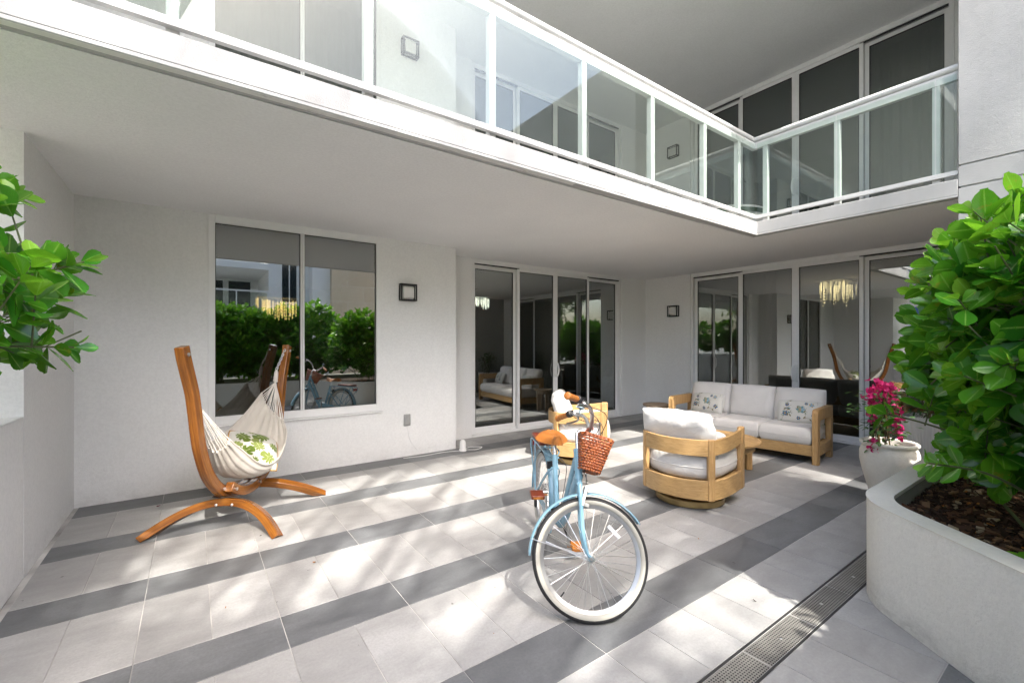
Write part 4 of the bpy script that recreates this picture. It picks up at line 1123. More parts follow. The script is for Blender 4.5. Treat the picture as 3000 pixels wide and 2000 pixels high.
e.matrix_world=Matrix.Translation((4.03,2.34,.565))@Matrix.Rotation(R(82),4,'Z')@Matrix.Rotation(R(60),4,'X')

# ---------------------------------------------------------------- hammock stand, hammock, pillow
HC=Vector((.3625,4.47,0)); ha=math.atan2(.845,.535)     # local x = s (away from camera), local y = -q
hs=empty('hammock_stand',tuple(HC),ha,'curved varnished larch hammock stand with two arched feet','hammock stand')
def Hq(s,q,z): return Vector((s,-q,z))
prof=[(-.748,1.455),(-.728,1.375),(-.687,1.257),(-.640,1.12),(-.609,.97),(-.585,.83),(-.552,.69),(-.47,.495),(-.365,.365),(-.25,.285),(-.10,.235),(.06,.235),(.19,.275),(.29,.335)]
for sg in (1,-1):
    pts=catmull([Hq(s*sg,(-.024 if sg>0 else .040),z) for s,z in prof],7)
    b=MB(); b.ribbon(pts,(0,1,0),.062,.078); b.build('post',M['larch'],hs,bevel=.006)
    for s,z in ((-.735,1.40),(-.31,.325),(-.13,.245),(.25,.305)):
        b=MB(); b.lathe([(0,-.0415),(.013,-.0415),(.013,-.036),(.006,-.034),(.006,.034),(.013,.036),(.013,.0415),(0,.0415)],12,M=Matrix.Translation(Hq(s*sg,(-.024 if sg>0 else .040),z))@Matrix.Rotation(R(90),4,'X'))
        b.build('bolt',M['chrome'],hs)
    # arched foot, leaning outwards
    leg=[Hq((-.25-.235*a*a)*sg,.505*a,.205*(1-abs(a)**2.15)-.012+.012) for a in [k/14-1 for k in range(29)]]
    b=MB(); b.ribbon([p+Vector((0,0,-.004)) for p in leg],lambda i:(1,0,.25*sg*-1),.068,.060)
    for k,p in enumerate(b.v):
        if p[2]<.001: b.v[k]=(p[0],p[1],.001)
    b.build('foot',M['larch'],hs,bevel=.005)
    for a in (-.12,.12):
        b=MB(); b.sphere(Hq((-.25-.235*a*a)*sg-.036*sg,.505*a,.19),.012,10,6); b.build('bolt',M['chrome'],hs)
    # chain
    top=Hq(-.700*sg,(-.024 if sg>0 else .040),1.415); kn=Hq(-.600*sg,-.062 if sg>0 else 0,1.215)
    b=MB(); nl=9
    b.tube([top+Vector((-.03*sg,0,.01)),top],.006,6)
    for k in range(nl):
        c=top.lerp(kn,(k+.5)/nl); dd=(kn-top).normalized(); sd=dd.cross(Vector((0,1,0))).normalized() if k%2 else Vector((0,1,0))
        h=(kn-top).length/nl*.5+.006
        b.tube([c+dd*h*math.cos(t)*1.05+sd*.010*math.sin(t) for t in [2*PI*j/12 for j in range(12)]],.0030,5,closed=True)
    b.build('chain',M['steel'],hs)
ham=empty('hammock',tuple(HC),ha,'cream cotton hammock chair hanging by cords between the larch posts','hammock')
# control net: rows along s, columns back edge -> front edge: (q,z)
st_=[(-.43,[(-.06,.78),(-.03,.70),(.00,.655),(.045,.655),(.095,.69),(.125,.73)]),
     (-.33,[(-.14,.68),(-.09,.565),(-.02,.495),(.065,.485),(.13,.54),(.155,.64)]),
     (-.18,[(-.24,.625),(-.175,.46),(-.06,.385),(.09,.375),(.18,.415),(.205,.495)]),
     (-.02,[(-.31,.60),(-.23,.43),(-.06,.345),(.11,.338),(.205,.375),(.225,.435)]),
     (.14,[(-.30,.63),(-.22,.46),(-.06,.37),(.11,.36),(.215,.40),(.235,.46)]),
     (.27,[(-.25,.705),(-.18,.55),(-.05,.46),(.10,.455),(.205,.495),(.23,.555)]),
     (.37,[(-.16,.84),(-.11,.72),(-.02,.64),(.08,.61),(.17,.62),(.20,.645)]),
     (.43,[(-.06,1.0),(-.03,.91),(.02,.84),(.07,.79),(.115,.75),(.14,.72)])]
cols=[catmull([Hq(s,row_[k][0],row_[k][1]) for s,row_ in st_],6) for k in range(6)]
rowsn=len(cols[0]); net=[catmull([cols[k][i] for k in range(6)],8) for i in range(rowsn)]
def net_pt(i,j):
    p=net[i][j]; t=abs(i/(rowsn-1)-.5)*2
    a=.003+.013*t**1.5
    dirn=(net[min(i+1,rowsn-1)][j]-net[max(i-1,0)][j]).cross(net[i][min(j+1,40)]-net[i][max(j-1,0)]).normalized()
    w=math.sin(j*1.25+.8*math.sin(i*.13))*.6+math.sin(j*2.3+1.+i*.05)*.4
    return p+dirn*a*w
b=MB(); nc=len(net[0])
b.add([net_pt(i,j) for i in range(rowsn) for j in range(nc)],[(i*nc+j,(i+1)*nc+j,(i+1)*nc+j+1,i*nc+j+1) for i in range(rowsn-1) for j in range(nc-1)])
cl=b.build('cloth',M['canvas'],ham,smooth=180,solid=.004)
b=MB(); b.tube([net_pt(i,0) for i in range(rowsn)],.007,6); b.tube([net_pt(i,nc-1) for i in range(rowsn)],.007,6)
b.tube([net_pt(0,j) for j in range(nc)],.006,5); b.tube([net_pt(rowsn-1,j) for j in range(nc)],.006,5); b.build('hem',M['canvas'],cl)
for end,kn in ((0,Hq(-.60,-.062,1.20)),(rowsn-1,Hq(.60,0,1.21))):
    b=MB(); low=kn+Vector((.02*(1 if end==0 else -1),0,-.12))
    b.tube([kn,kn+Vector((0,0,-.02)),low.lerp(kn,.3),low],[.008,.018,.020,.016],10)
    b.tube([low+Vector((0,.02,.02)),low+Vector((0,-.02,.01))],.010,6)
    for q in range(19):
        j=min(nc-1,int(q*(nc-1)/18)); e_=net_pt(end,j); mid=low.lerp(e_,.5)+Vector((rnd.gauss(0,.004),rnd.gauss(0,.004),-.006))
        b.tube(catmull([low,mid,e_],4),.0036,5)
        if q%2==0: b.sphere(e_,.008,6,4)
    b.build('cords',M['cord'],ham)
o=pillow('cream pillow printed with green leaves lying in the hammock','monstera',.42,.42,.15,(0,0,0),(0,0,0),3.3)
o.matrix_world=Matrix.Translation(HC)@Matrix.Rotation(ha,4,'Z')@Matrix.Translation(Hq(.09,.03,.53))@Matrix.Rotation(R(25),4,'Z')@Matrix.Rotation(R(-30),4,'Y')@Matrix.Rotation(R(24),4,'X')
tr_=MB(); pts=[]
for i in range(60):
    t=i/60*4; s=int(t); f=t-s; x,y=[(2*f-1,-1),(1,2*f-1),(1-2*f,1),(-1,1-2*f)][s]
    pts.append((x*.21*(1-.06*y*y*.94),y*.21*(1-.06*x*x*.94),0))
tr_.tube(pts,.007,6,closed=True); tr_.build('braided_trim',M['straw'],o)

# ---------------------------------------------------------------- bougainvillea in a cream pot
PX,PY=5.265,1.315
e=empty('flower_pot',(PX,PY,0),0,'cream glazed stone pot with a rolled rim beside the planter','pot')
b=MB(); b.lathe([(0,.001),(.118,.001),(.132,.012),(.172,.13),(.216,.28),(.236,.38),(.236,.45),(.222,.492),(.212,.506),(.216,.515),(.228,.520),(.236,.530),(.234,.543),(.222,.551),(.200,.546),(.190,.530),(.190,.47),(0,.465)],56); b.xf(Matrix.Diagonal((.93,.93,1.03,1))); b.build('pot_body',M['pot'],e,smooth=60)
b=MB(); b.lathe([(0,.482),(.10,.486),(.189,.478)],24); b.build('soil',M['soil'],e)
e=empty('bougainvillea',(PX-.10,PY+.03,.48),0,'bougainvillea with magenta bracts trained up a bamboo ladder in the cream pot','plant')
r=random.Random(9); lf=MB(); pe=MB(); stm=MB(); bb=MB()
bb.tube([(-.005,0,-.03),(-.05,.04,.50)],.006,6); bb.tube([(.075,-.05,-.03),(.035,-.01,.50)],.006,6)
for z in (.12,.26,.40): bb.tube([(-.03-.04*z/.4,.012+.03*z,z),(.075-.05*z,-.04+.06*z,z)],.005,6)
bb.build('trellis',M['bamboo'],e)
t=MB()
for z in (.20,.36): t.lathe([(.009,-.008),(.010,0),(.009,.008)],8,M=Matrix.Translation((-.012-.07*z+.02,.02+.05*z,z)))
t.build('plant_tie',M['tie'],e)
for k in range(4):
    a=k*1.7; stm.tube(catmull([(.02*math.cos(a),.02*math.sin(a),-.02),(.06*math.cos(a+1),.06*math.sin(a+1),.18),(.07*math.cos(a+2),.06*math.sin(a+2),.36),(.05*math.cos(a+3),.05*math.sin(a+3),.55)],6),.005,5)
def bract(p,r,s):
    ax=Vector((r.gauss(0,1),r.gauss(0,1),r.gauss(.3,.8))).normalized(); a=ax.orthogonal().normalized(); c=ax.cross(a)
    for k in range(3):
        t=k*2*PI/3; rad=a*math.cos(t)+c*math.sin(t); d=ax*.7+rad
        L_=s*r.uniform(.8,1.15); rows=3; v=[];f=[]
        m=leaf_M(Vector(p),d,ax*1.0-rad*.4,0)
        for i in range(rows+1):
            q=i/rows; w=L_*.38*(math.sin(PI*min(1,(.12+.88*q)))**.7)+.0008
            v+=[(q*L_,-w,.35*w),(q*L_,0,.25*L_*q*q),(q*L_,w,.35*w)]
        for i in range(rows):
            for j in range(2): f.append((i*3+j,i*3+j+1,(i+1)*3+j+1,(i+1)*3+j))
        pe.add([m@Vector(x) for x in v],f,0,(min(1,max(0,r.gauss(.55,.22))),0,0,1))
# flower clusters: a crown at the top and drooping sprays down the sides
cl_=[((-.02,.0,.55),.085,26),((-.10,.05,.50),.075,20),((.05,-.03,.53),.07,18),((-.13,.07,.41),.06,14),((.11,-.07,.47),.055,12),((.13,-.09,.38),.05,11),((.15,-.10,.29),.035,7),((.16,-.11,.20),.045,9),((-.10,.06,.28),.035,6),((.20,-.14,.12),.03,4),((-.13,.08,.07),.04,6),((-.09,.06,.0),.03,4)]
for c,s,n_ in cl_:
    pe=MB()
    for k in range(n_): bract(Vector((c[0]*.72,c[1]*.72,c[2]*1.06))+Vector((r.gauss(0,s*.52),r.gauss(0,s*.52),r.gauss(0,s*.55))),r,.038)
    pe.build('flower_cluster',M['petal'],e,smooth=180)
for k in range(330):
    z=r.uniform(.0,.56); w=.045+.07*math.sin(min(1,z/.5)*2.2)
    p=Vector((r.gauss(0,w*.8),r.gauss(0,w*.8),z)); d=Vector((p.x,p.y,r.gauss(-.02,.05)))
    add_leaf(lf,p,d,Vector((0,0,1)),.045*r.uniform(.7,1.3),.032,r.uniform(.1,.9),r,rows=3)
pe=MB()
for k in range(6): bract(Vector((r.uniform(-.12,.12),r.uniform(-.12,.12),.015)),r,.03)
lf.build('foliage',M['bouleaf'],e,smooth=180); pe.build('fallen_bracts',M['petal'],e,smooth=180); stm.build('stem',M['bark'],e)

# white ribbed pot near the right doors
e=empty('ribbed_pot',(6.95,1.36,0),0,'tall white ribbed square pot by the right hand sliding doors','pot')
b=MB(); n_=96; v=[]
for z,s in ((.001,.17),(.62,.235)):
    for k in range(n_):
        a=2*PI*k/n_; c,si=math.cos(a),math.sin(a); m_=(abs(c)**6+abs(si)**6)**(-1/6); rr=s*m_*(1+.012*math.sin(k*PI))*(1 if k%2 else .975)
        v.append((rr*c,rr*si,z))
b.add(v,[(k,(k+1)%n_,n_+(k+1)%n_,n_+k) for k in range(n_)]); 
b.prism([(p[0]*.86,p[1]*.86) for p in v[n_:]],.55,.56); b.prism([(p[0]*1.0,p[1]*1.0) for p in v[n_:]],.62,.632,caps=False)
b.build('pot_body',M['pot_white'],e,smooth=20)
def bushy(name,label,cat,loc,rad,hh,nleaf,leaf,mat_,seed):
    e=empty(name,loc,0,label,cat); r=random.Random(seed); f=MB(); s=MB()
    for k in range(nleaf):
        u=Vector((r.gauss(0,1),r.gauss(0,1),r.gauss(.2,1))).normalized(); q=r.random()**.5
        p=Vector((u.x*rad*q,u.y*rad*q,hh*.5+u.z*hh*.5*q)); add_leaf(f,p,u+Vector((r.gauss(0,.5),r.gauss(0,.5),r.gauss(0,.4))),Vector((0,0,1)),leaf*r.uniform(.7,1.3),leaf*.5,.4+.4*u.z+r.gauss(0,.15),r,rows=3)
    for k in range(9):
        a=r.uniform(0,2*PI); s.tube(catmull([(0,0,-.08),(rad*.3*math.cos(a),rad*.3*math.sin(a),hh*.4),(rad*.7*math.cos(a),rad*.7*math.sin(a),hh*.8)],4),.006,5)
    f.build('foliage',M[mat_],e,smooth=180); s.build('stem',M['bark'],e); return e
bushy('potted_bush','dense dark green bush growing in the white ribbed pot','plant',(6.95,1.36,.57),.26,.62,520,.055,'darkleaf',3)
# ---------------------------------------------------------------- bicycle
BK=dict(px=2.215,py=2.682,head=R(242.175),steer=R(80.3),lean=R(2.69),L=1.0708,Rr=.3176,HA=R(70.79),rake=.0389)
bL,bR=BK['L'],BK['Rr']
ax_a=Vector((-math.cos(BK['HA']),0,math.sin(BK['HA'])))
bQ=Vector((bL,0,bR))-Vector((math.sin(BK['HA']),0,math.cos(BK['HA'])))*BK['rake']
STEER=Matrix.Translation(bQ)@Matrix.Rotation(BK['steer'],4,ax_a)@Matrix.Translation(-bQ)
LEAN=Matrix.Rotation(-BK['lean'],4,'X')@Matrix.Translation((0,0,bR))@Matrix.Rotation(R(.26),4,'Y')@Matrix.Translation((0,0,-bR))
bike=empty('bicycle',(BK['px'],BK['py'],.001),BK['head'],'light blue step through bicycle with wicker basket parked facing the camera','bicycle')
def bp(name,mb,m,parent=None,front=False,**k):
    mb.xf(LEAN@STEER if front else LEAN)
    return mb.build(name,[M[q] for q in m] if isinstance(m,(list,tuple)) else M[m],parent or bike,**k)
A=lambda k:bQ+ax_a*k
# frame: two swooping tubes, seat tube, stays, head tube
b=MB()
b.tube(catmull([A(.45)+Vector((.005,0,0)),(.80,0,.60),(.70,0,.44),(.60,0,.325),(.53,0,.285),(.45,0,.277)],8),.0235,14)
b.tube(catmull([A(.555),(.745,0,.66),(.645,0,.49),(.555,0,.375),(.47,0,.345),(.425,0,.345)],8),.0195,14)
b.tube([(.455,0,.262),(.30,0,.685)],.0195,14)
b.tube([A(.42),A(.575)],.0235,14); b.tube([A(.415),A(.43)],.0245,14); b.tube([A(.565),A(.585)],.0245,14)
b.tube([(.455,-.037,.277),(.455,.037,.277)],.022,14)
for s in (-1,1):
    b.tube(catmull([(.44,s*.028,.277),(.30,s*.05,.292),(0,s*.062,bR)],5),[.011]*10+[.008],8)
    b.tube(catmull([(.325,s*.018,.60),(.25,s*.045,.53),(0,s*.062,bR)],5),[.009]*10+[.007],8)
    b.box(-.025,.02,s*.062-.004,s*.062+.004,bR-.03,bR+.02)
b.tube([(.305,-.02,.665),(.305,.03,.665)],.006,6)
bp('frame',b,'bike')
b=MB(); b.box(-.019,.019,-.0190,-.0165,.0,.11,M=Matrix.Translation((.418,0,.36))@Matrix.Rotation(R(-20),4,'Y')); 
b=MB(); cyl=[]; d=(Vector((.30,0,.685))-Vector((.455,0,.262))).normalized(); u=Vector((0,1,0)); w=d.cross(u)
def patch(za,zb,a0,a1,rr,mi):
    rr+=.002
    n_=8; v=[]
    for z in (za,zb):
        for k in range(n_+1):
            a=a0+(a1-a0)*k/n_; v.append(Vector((.455,0,.262))+d*z+(u*math.cos(a)+w*math.sin(a))*rr)
    b.add(v,[(k,k+1,n_+2+k,n_+1+k) for k in range(n_)],mi)
patch(.20,.31,-.9,1.4,.0180,0); patch(.312,.35,-.9,1.4,.0180,1); 
for k in range(4): patch(.215+k*.022,.227+k*.022,-.3,.8,.0182,1)
bp('decal',b,['decal','sticker'],smooth=60)
# wheels
def wheel(cx,front):
    C=Matrix.Translation((cx,0,bR))@Matrix.Rotation(R(90),4,'X')      # lathe axis -> y
    Ro=bR; b=MB()
    # tyre: cream sidewalls, black tread
    ty=[]
    rc=Ro-.024
    pr=[]; ms=[]
    for k in range(17):
        a=PI*(-.88)+2*PI*.88*k/16
        pr.append((rc+.024*math.cos(a),.024*math.sin(a)))
    for k in range(16): ms.append(0 if 4<=k<=11 else 1)
    b.lathe(pr,72,M=C,mats=ms)
    rim=MB(); rim.lathe([(Ro-.049,-.013),(Ro-.044,-.0145),(Ro-.044,.0145),(Ro-.049,.013),(Ro-.064,.006),(Ro-.064,-.006)],72,M=C,closed=True)
    wh=bp('wheel',rim,'alu',front=front,smooth=30)
    t=bp('tyre',b,['rubber','cream'],wh,front=front,smooth=60)
    h=MB(); h.lathe([(.0,-.052),(.006,-.052),(.006,-.036),(.022,-.034),(.022,-.030),(.013,-.026),(.013,.026),(.022,.030),(.022,.034),(.006,.036),(.006,.052),(0,.052)],20,M=C)
    if front:
        for s in (-1,1): h.lathe([(0,s*.052),(.011,s*.052),(.011,s*.062),(.006,s*.068),(0,s*.068)],10,M=C)
    bp('hub',h,'steel',wh,front=front)
    sp=MB(); ns=36
    for k in range(ns):
        s=1 if k%2 else -1; a=2*PI*k/ns; ah=a+(.72 if (k//2)%2 else -.72)
        p0=Vector((cx+.021*math.cos(ah),s*.031,bR+.021*math.sin(ah))); p1=Vector((cx+(Ro-.064)*math.cos(a),s*.003,bR+(Ro-.064)*math.sin(a)))
        sp.tube([p0,p1],.0015,4,caps=False)
    bp('spokes',sp,'chrome',wh,front=front)
    rf=MB(); 
    if front:
        a=R(62); Mx=Matrix.Translation((cx,0,bR))@Matrix.Rotation(-a+R(90),4,'Y')@Matrix.Translation((0,0,Ro-.125))
        rf.box(-.044,.044,-.006,.006,-.011,.011,M=Mx)
        bp('reflector',rf,'reflector',wh,front=front,bevel=.005)
        v_=MB(); v_.tube([(cx+(Ro-.064)*math.cos(R(-112)),0,bR+(Ro-.064)*math.sin(R(-112))),(cx+(Ro-.095)*math.cos(R(-112)),0,bR+(Ro-.095)*math.sin(R(-112)))],.004,8); bp('valve',v_,'black',wh,front=front)
    return wh
wheel(0,False); wheel(bL,True)
def mudguard(cx,a0,a1,front):
    b=MB(); n_=40; m_=8; Rg=bR+.022; v=[]
    for i in range(n_+1):
        a=a0+(a1-a0)*i/n_
        for j in range(m_+1):
            t=(j/m_-.5)*2; ww=.033*t; rr=Rg-.012*t*t
            v.append((cx+rr*math.cos(a),ww,bR+rr*math.sin(a)))
    b.add(v,[(i*(m_+1)+j,i*(m_+1)+j+1,(i+1)*(m_+1)+j+1,(i+1)*(m_+1)+j) for i in range(n_) for j in range(m_)])
    return bp('mudguard',b,'bike',front=front,smooth=180,solid=.0025)
mg=mudguard(bL,R(50),R(197),True)
b=MB()
for s in (-1,1): b.tube([(bL,s*.045,bR),(bL+(bR+.016)*math.cos(R(182)),s*.031,bR+(bR+.016)*math.sin(R(182)))],.0025,6)
bp('mudguard_stay',b,'chrome',front=True)
mudguard(0,R(0),R(205) if False else R(192),False)
b=MB()
# fork
for s in (-1,1):
    b.tube(catmull([A(.385)+Vector((0,s*.030,0)),A(.30)+Vector((.0,s*.040,0)),A(.15)+Vector((.002,s*.045,0)),A(.05)+Vector((.018,s*.047,0)),(bL,s*.048,bR)],6),[.0135]*8+[.0125]*6+[.0115]*5+[.009]*6,10)
    b.lathe([(0,-.004),(.014,-.004),(.014,.004),(0,.004)],12,M=Matrix.Translation((bL,s*.048,bR))@Matrix.Rotation(R(90),4,'X'))
b.tube([A(.385)+Vector((0,-.036,0)),A(.392),A(.385)+Vector((0,.036,0))],.0155,10); b.tube([A(.385),A(.42)],.018,12)
bp('fork',b,'bike',front=True)
b=MB()   # front brake calliper
b.box(-.012,.012,-.03,.03,-.02,.02,M=Matrix.Translation(A(.36)+Vector((.035,0,-.0))))
for s in (-1,1):
    b.box(-.008,.008,s*.040-.005,s*.040+.005,-.06,.05,M=Matrix.Translation(A(.33)+Vector((.024,0,0)))@Matrix.Rotation(s*.15,4,'X'))
    b.box(-.006,.03,s*.028-.008,s*.028+.008,-.012,.008,M=Matrix.Translation(A(.285)+Vector((.02,0,0))))
b.tube([A(.36)+Vector((.04,.03,.02)),A(.46)+Vector((.05,.015,0))],.003,6)
bp('front_brake',b,'steel',front=True,bevel=.003)
# stem, handlebar, grips
b=MB(); b.tube([A(.575),A(.68)],.0128,14); b.tube(catmull([A(.66),A(.695)+Vector((.02,0,.0)),A(.69)+Vector((.065,0,.01))],6),.0135,12)
clamp=A(.69)+Vector((.065,0,.012)); b.lathe([(0,-.025),(.018,-.025),(.018,.025),(0,.025)],14,M=Matrix.Translation(clamp)@Matrix.Rotation(R(90),4,'X')); 
bp('stem',b,'chrome',front=True)
b=MB(); half=[(clamp.x,0,clamp.z),(clamp.x+.002,.03,clamp.z+.006),(.872,.075,1.02),(.848,.125,1.07),(.805,.172,1.092),(.745,.237,1.086),(.684,.363,1.057)]
pts=[Vector((x,-y,z)) for x,y,z in half[::-1]]+[Vector(p) for p in half[1:]]
b.tube(catmull(pts,7),.0112,12); bp('handlebar',b,'chrome',front=True)
for s in (-1,1):
    p0=Vector((.741,s*.245,1.0845)); p1=Vector((.681,s*.369,1.0555)); b=MB(); n_=40; path=[p0.lerp(p1,k/n_) for k in range(n_+1)]
    rad=[(.0165+.0022*abs(math.sin(k/n_*PI*5))+(.003 if k>n_-4 else 0)) for k in range(n_+1)]; rad[-1]=.016
    b.tube(path,rad,16); gp=bp('grip',b,'leather',front=True,smooth=60)
    g=MB(); g.tube([p0.lerp(p1,-.30),p0.lerp(p1,-.28),p0.lerp(p1,-.04),p0.lerp(p1,-.01)],[.017,.0225,.0235,.018],16); bp('gear_shifter',g,'black',front=True)
    lv=MB(); c0=p0.lerp(p1,-.42); lv.tube([c0,c0+Vector((.03,0,-.015))],.011,8)
    lv.ribbon(catmull([c0+Vector((.03,0,-.012)),c0+Vector((.045,s*.03,-.03)),c0+Vector((.02,s*.09,-.045)),c0+Vector((-.015,s*.13,-.06))],6),(0,0,1),.014,.008)
    bp('brake_lever',lv,'steel',front=True,bevel=.002)
b=MB(); bc=Vector((.80,.165,1.135)); b.lathe([(0,.026),(.012,.024),(.022,.014),(.025,0),(.024,-.004),(0,-.004)],18,M=Matrix.Translation(bc)); b.tube([bc+Vector((0,0,-.004)),bc+Vector((.005,.005,-.04))],.006,8); b.box(-.03,-.018,-.006,.006,-.004,.003,M=Matrix.Translation(bc))
bp('bell',b,'bell',front=True)
# cables
b=MB()
def fr(p): return STEER@Vector(p)
gL=fr((.775,.20,1.08)); gR=fr((.775,-.20,1.08)); hd=fr(A(.60)); 
b.tube(catmull([gR,fr((.93,-.16,1.07)),fr((.95,.02,.98)),fr((.90,.09,.84)),Vector(A(.47))+Vector((.02,.03,0)),Vector((.80,.025,.60))],8),.0024,6)
b.tube(catmull([gL,fr((.95,.20,1.09)),fr((.97,.14,.97)),fr((.88,.10,.84)),fr(A(.42)+Vector((.055,.03,0)))],8),.0024,6)
b.tube(catmull([gL+Vector((0,0,-.01)),fr((.90,.26,1.06)),fr((.97,.18,.90)),fr((.86,.08,.78)),Vector((.79,.02,.58)),Vector((.66,.02,.38)),Vector((.50,.02,.25))],8),.0024,6)
b.tube(catmull([gR+Vector((0,0,-.01)),fr((.90,-.22,1.00)),fr((.90,-.06,.90)),fr((.90,.10,.70)),fr(A(.40)+Vector((.05,-.02,0)))],8),.0024,6)
b.tube(catmull([(.31,.03,.67),(.36,.07,.62),(.38,.06,.5),(.42,.03,.38)],8),.0024,6)
bp('cables',b,'black')
# wicker basket
bk=[]; b=MB(); rows_=13
def brim(z):
    t=(z-.752)/(.930-.752); return (.878-.052*t, .994+.020*t, .100+.042*t)   # xback,xfront,half width
def bring(z,n_,off):
    x0,x1,hw=brim(z); out=[]
    for k in range(n_):
        a=2*PI*k/n_; c,s_=math.cos(a),math.sin(a); m_=(abs(c)**5+abs(s_)**5)**(-1/5)
        x=(x0+x1)/2+(x1-x0)/2*m_*c; y=hw*m_*s_
        w=.0036*math.sin(k*PI/2+off); out.append(Vector((x+w*c,y+w*s_,z+.05*(x-x0)*1)))
    return out
for i in range(rows_):
    z=.755+(.930-.755)*i/(rows_-1); b.tube(bring(z,112,PI*(i%2)),.0058,6,closed=True)
for k in range(28):
    path=[]
    for j in range(6):
        z=.752+(.93-.752)*j/5; path.append(bring(z,28,0)[k])
    b.tube(path,.0036,5)
for dz in (0,.008): b.tube(bring(.932+dz,112,0),.0065,6,closed=True)
b.tube(bring(.752,112,0),.006,6,closed=True)
x0,x1,hw=brim(.755)
for k in range(12): y=-hw*.95+2*hw*.95*k/11; b.tube([(x0+.004,y,.756),(x1-.004,y,.761)],.0042,5)
bk=bp('basket',b,'wicker',front=True,smooth=180)
b=MB()
for s in (-1,1):
    b.tube(catmull([(.845,s*.05,.93),(.86,s*.05,.975),(.88,s*.045,1.005),(.895,s*.045,.985)],5),.006,6)
bp('basket_strap',b,'leather_dk',bk,front=True)
# saddle and seat post
b=MB(); b.tube([(.302,0,.68),(.265,0,.785)],.0127,12); b.tube([(.29,-.0,.70),(.292,0,.71)],.018,12)
b.box(-.02,.02,-.022,.022,-.012,.012,M=Matrix.Translation((.262,0,.775))); 
for s in (-1,1): b.tube(catmull([(.38,s*.012,.772),(.30,s*.025,.765),(.20,s*.03,.768),(.14,s*.05,.785)],5),.0038,6)
bp('seat_post',b,'chrome')
b=MB(); v=[]; n_=18; m_=12
def sad(t,u):
    # t 0 rear..1 nose, u -1..1
    w=.122*(1-min(1,max(0,(t-.20)/.45))**1.3)+.034*min(1,max(0,(t-.20)/.45))
    if t<.10: w*=math.sqrt(max(.05,1-((.10-t)/.11)**2))
    if t>.93: w*=math.sqrt(max(.08,1-((t-.93)/.072)**2))
    x=.125+.275*t; y=w*u; z=.815+.018*(1-t)**2-.012*math.sin(PI*t)+.026*t**2-(.050+.012*t)*abs(u)**3.2-.010*math.exp(-(u/.13)**2)*max(0,1-1.6*t)
    return (x,y,z)
for i in range(n_+1):
    for j in range(m_+1): v.append(sad(i/n_,(j/m_-.5)*2))
for i in range(n_+1):
    for j in range(m_+1):
        x,y,z=sad(i/n_,(j/m_-.5)*2); v.append((x,y*.9,min(z-.004,.772+.012*abs(j/m_-.5))))
N_=(n_+1)*(m_+1); f=[(i*(m_+1)+j,(i+1)*(m_+1)+j,(i+1)*(m_+1)+j+1,i*(m_+1)+j+1) for i in range(n_) for j in range(m_)]
f+=[tuple(N_+q for q in p[::-1]) for p in f[:]]
for i in range(n_):
    f.append((i*(m_+1),N_+i*(m_+1),N_+(i+1)*(m_+1),(i+1)*(m_+1))); q=m_; f.append(((i+1)*(m_+1)+q,N_+(i+1)*(m_+1)+q,N_+i*(m_+1)+q,i*(m_+1)+q))
for j in range(m_):
    f.append((j+1,N_+j+1,N_+j,j)); k=n_*(m_+1); f.append((k+j,N_+k+j,N_+k+j+1,k+j+1))
b.add(v,f); bp('saddle',b,'leather',smooth=50)
# rear rack with padded seat and red reflector
b=MB()
for s in (-1,1):
    b.tube(catmull([(.27,s*.02,.66),(.20,s*.055,.680),(.10,s*.06,.684),(-.22,s*.06,.684),(-.30,s*.06,.672),(-.315,s*.06,.63),(-.28,s*.06,.58)],6),.0062,8)
    b.tube([(-.14,s*.06,.684),(-.005,s*.066,bR+.01)],.0055,8); b.tube(catmull([(-.28,s*.06,.60),(-.20,s*.062,.52),(-.01,s*.066,bR+.015)],5),.0055,8)
for x in (.08,-.06,-.20,-.29): b.tube([(x,-.06,.684 if x>-.25 else .676),(x,.06,.684 if x>-.25 else .676)],.005,8)
rk=bp('rack',b,'bike')
b=MB(); b.box(-.30,.06,-.062,.062,.692,.726); bp('rack_pad',b,'leather_dk',rk,bevel=.014,bseg=3)
b=MB(); b.box(-.325,-.305,-.045,.045,.61,.655); bp('tail_reflector',b,'red_lens',rk,bevel=.008)
# cranks, chainring, guard, pedals, kickstand
b=MB(); C=Matrix.Translation((.455,0,.277))@Matrix.Rotation(R(90),4,'X')
b.lathe([(.02,.050),(.075,.050),(.075,.054),(.02,.054)],40,M=C,closed=True)
b.tube([(.455,-.052,.277),(.455,.052,.277)],.012,10)
b.ribbon([(.455,-.068,.277),(.44,-.085,.445)],(0,1,0),.012,.020); b.ribbon([(.455,.068,.277),(.47,.085,.109)],(0,1,0),.012,.020)
bp('crank',b,'steel')
for y,x,z in ((-.145,.44,.447),(.145,.47,.107)):
    b=MB(); b.box(-.042,.042,-.046,.046,-.014,.014,M=Matrix.Translation((x,y,z))@Matrix.Rotation(R(12),4,'Y')); pd=bp('pedal',b,'amber' if y>0 else 'leather_dk',bevel=.006)
    b=MB(); 
    for dx in (-.044,.042): b.box(dx,dx+.003,-.032,.032,-.007,.007,M=Matrix.Translation((x,y,z))@Matrix.Rotation(R(12),4,'Y'))
    b.tube([(x,y-.05*(1 if y>0 else -1)-.02*(1 if y>0 else -1),z),(x,y,z)],.006,6); bp('pedal_reflector',b,'amber',pd)
b=MB(); v=[]
o_=[(.53,.345),(.44,.365),(.30,.345),(.13,.335),(.13,.315),(.30,.255),(.40,.205),(.47,.195),(.53,.225),(.545,.285)]
b.prism([(x,z) for x,z in o_],.056,.062,M=Matrix.Rotation(R(90),4,'X')); bp('chain_guard',b,'bike',bevel=.004)
b=MB(); b.tube([(.38,.03,.262),(.36,.07,.20),(.30,.17,.012)],.008,8); b.tube([(.30,.17,.014),(.272,.185,.008)],.008,8); bp('kickstand',b,'black')
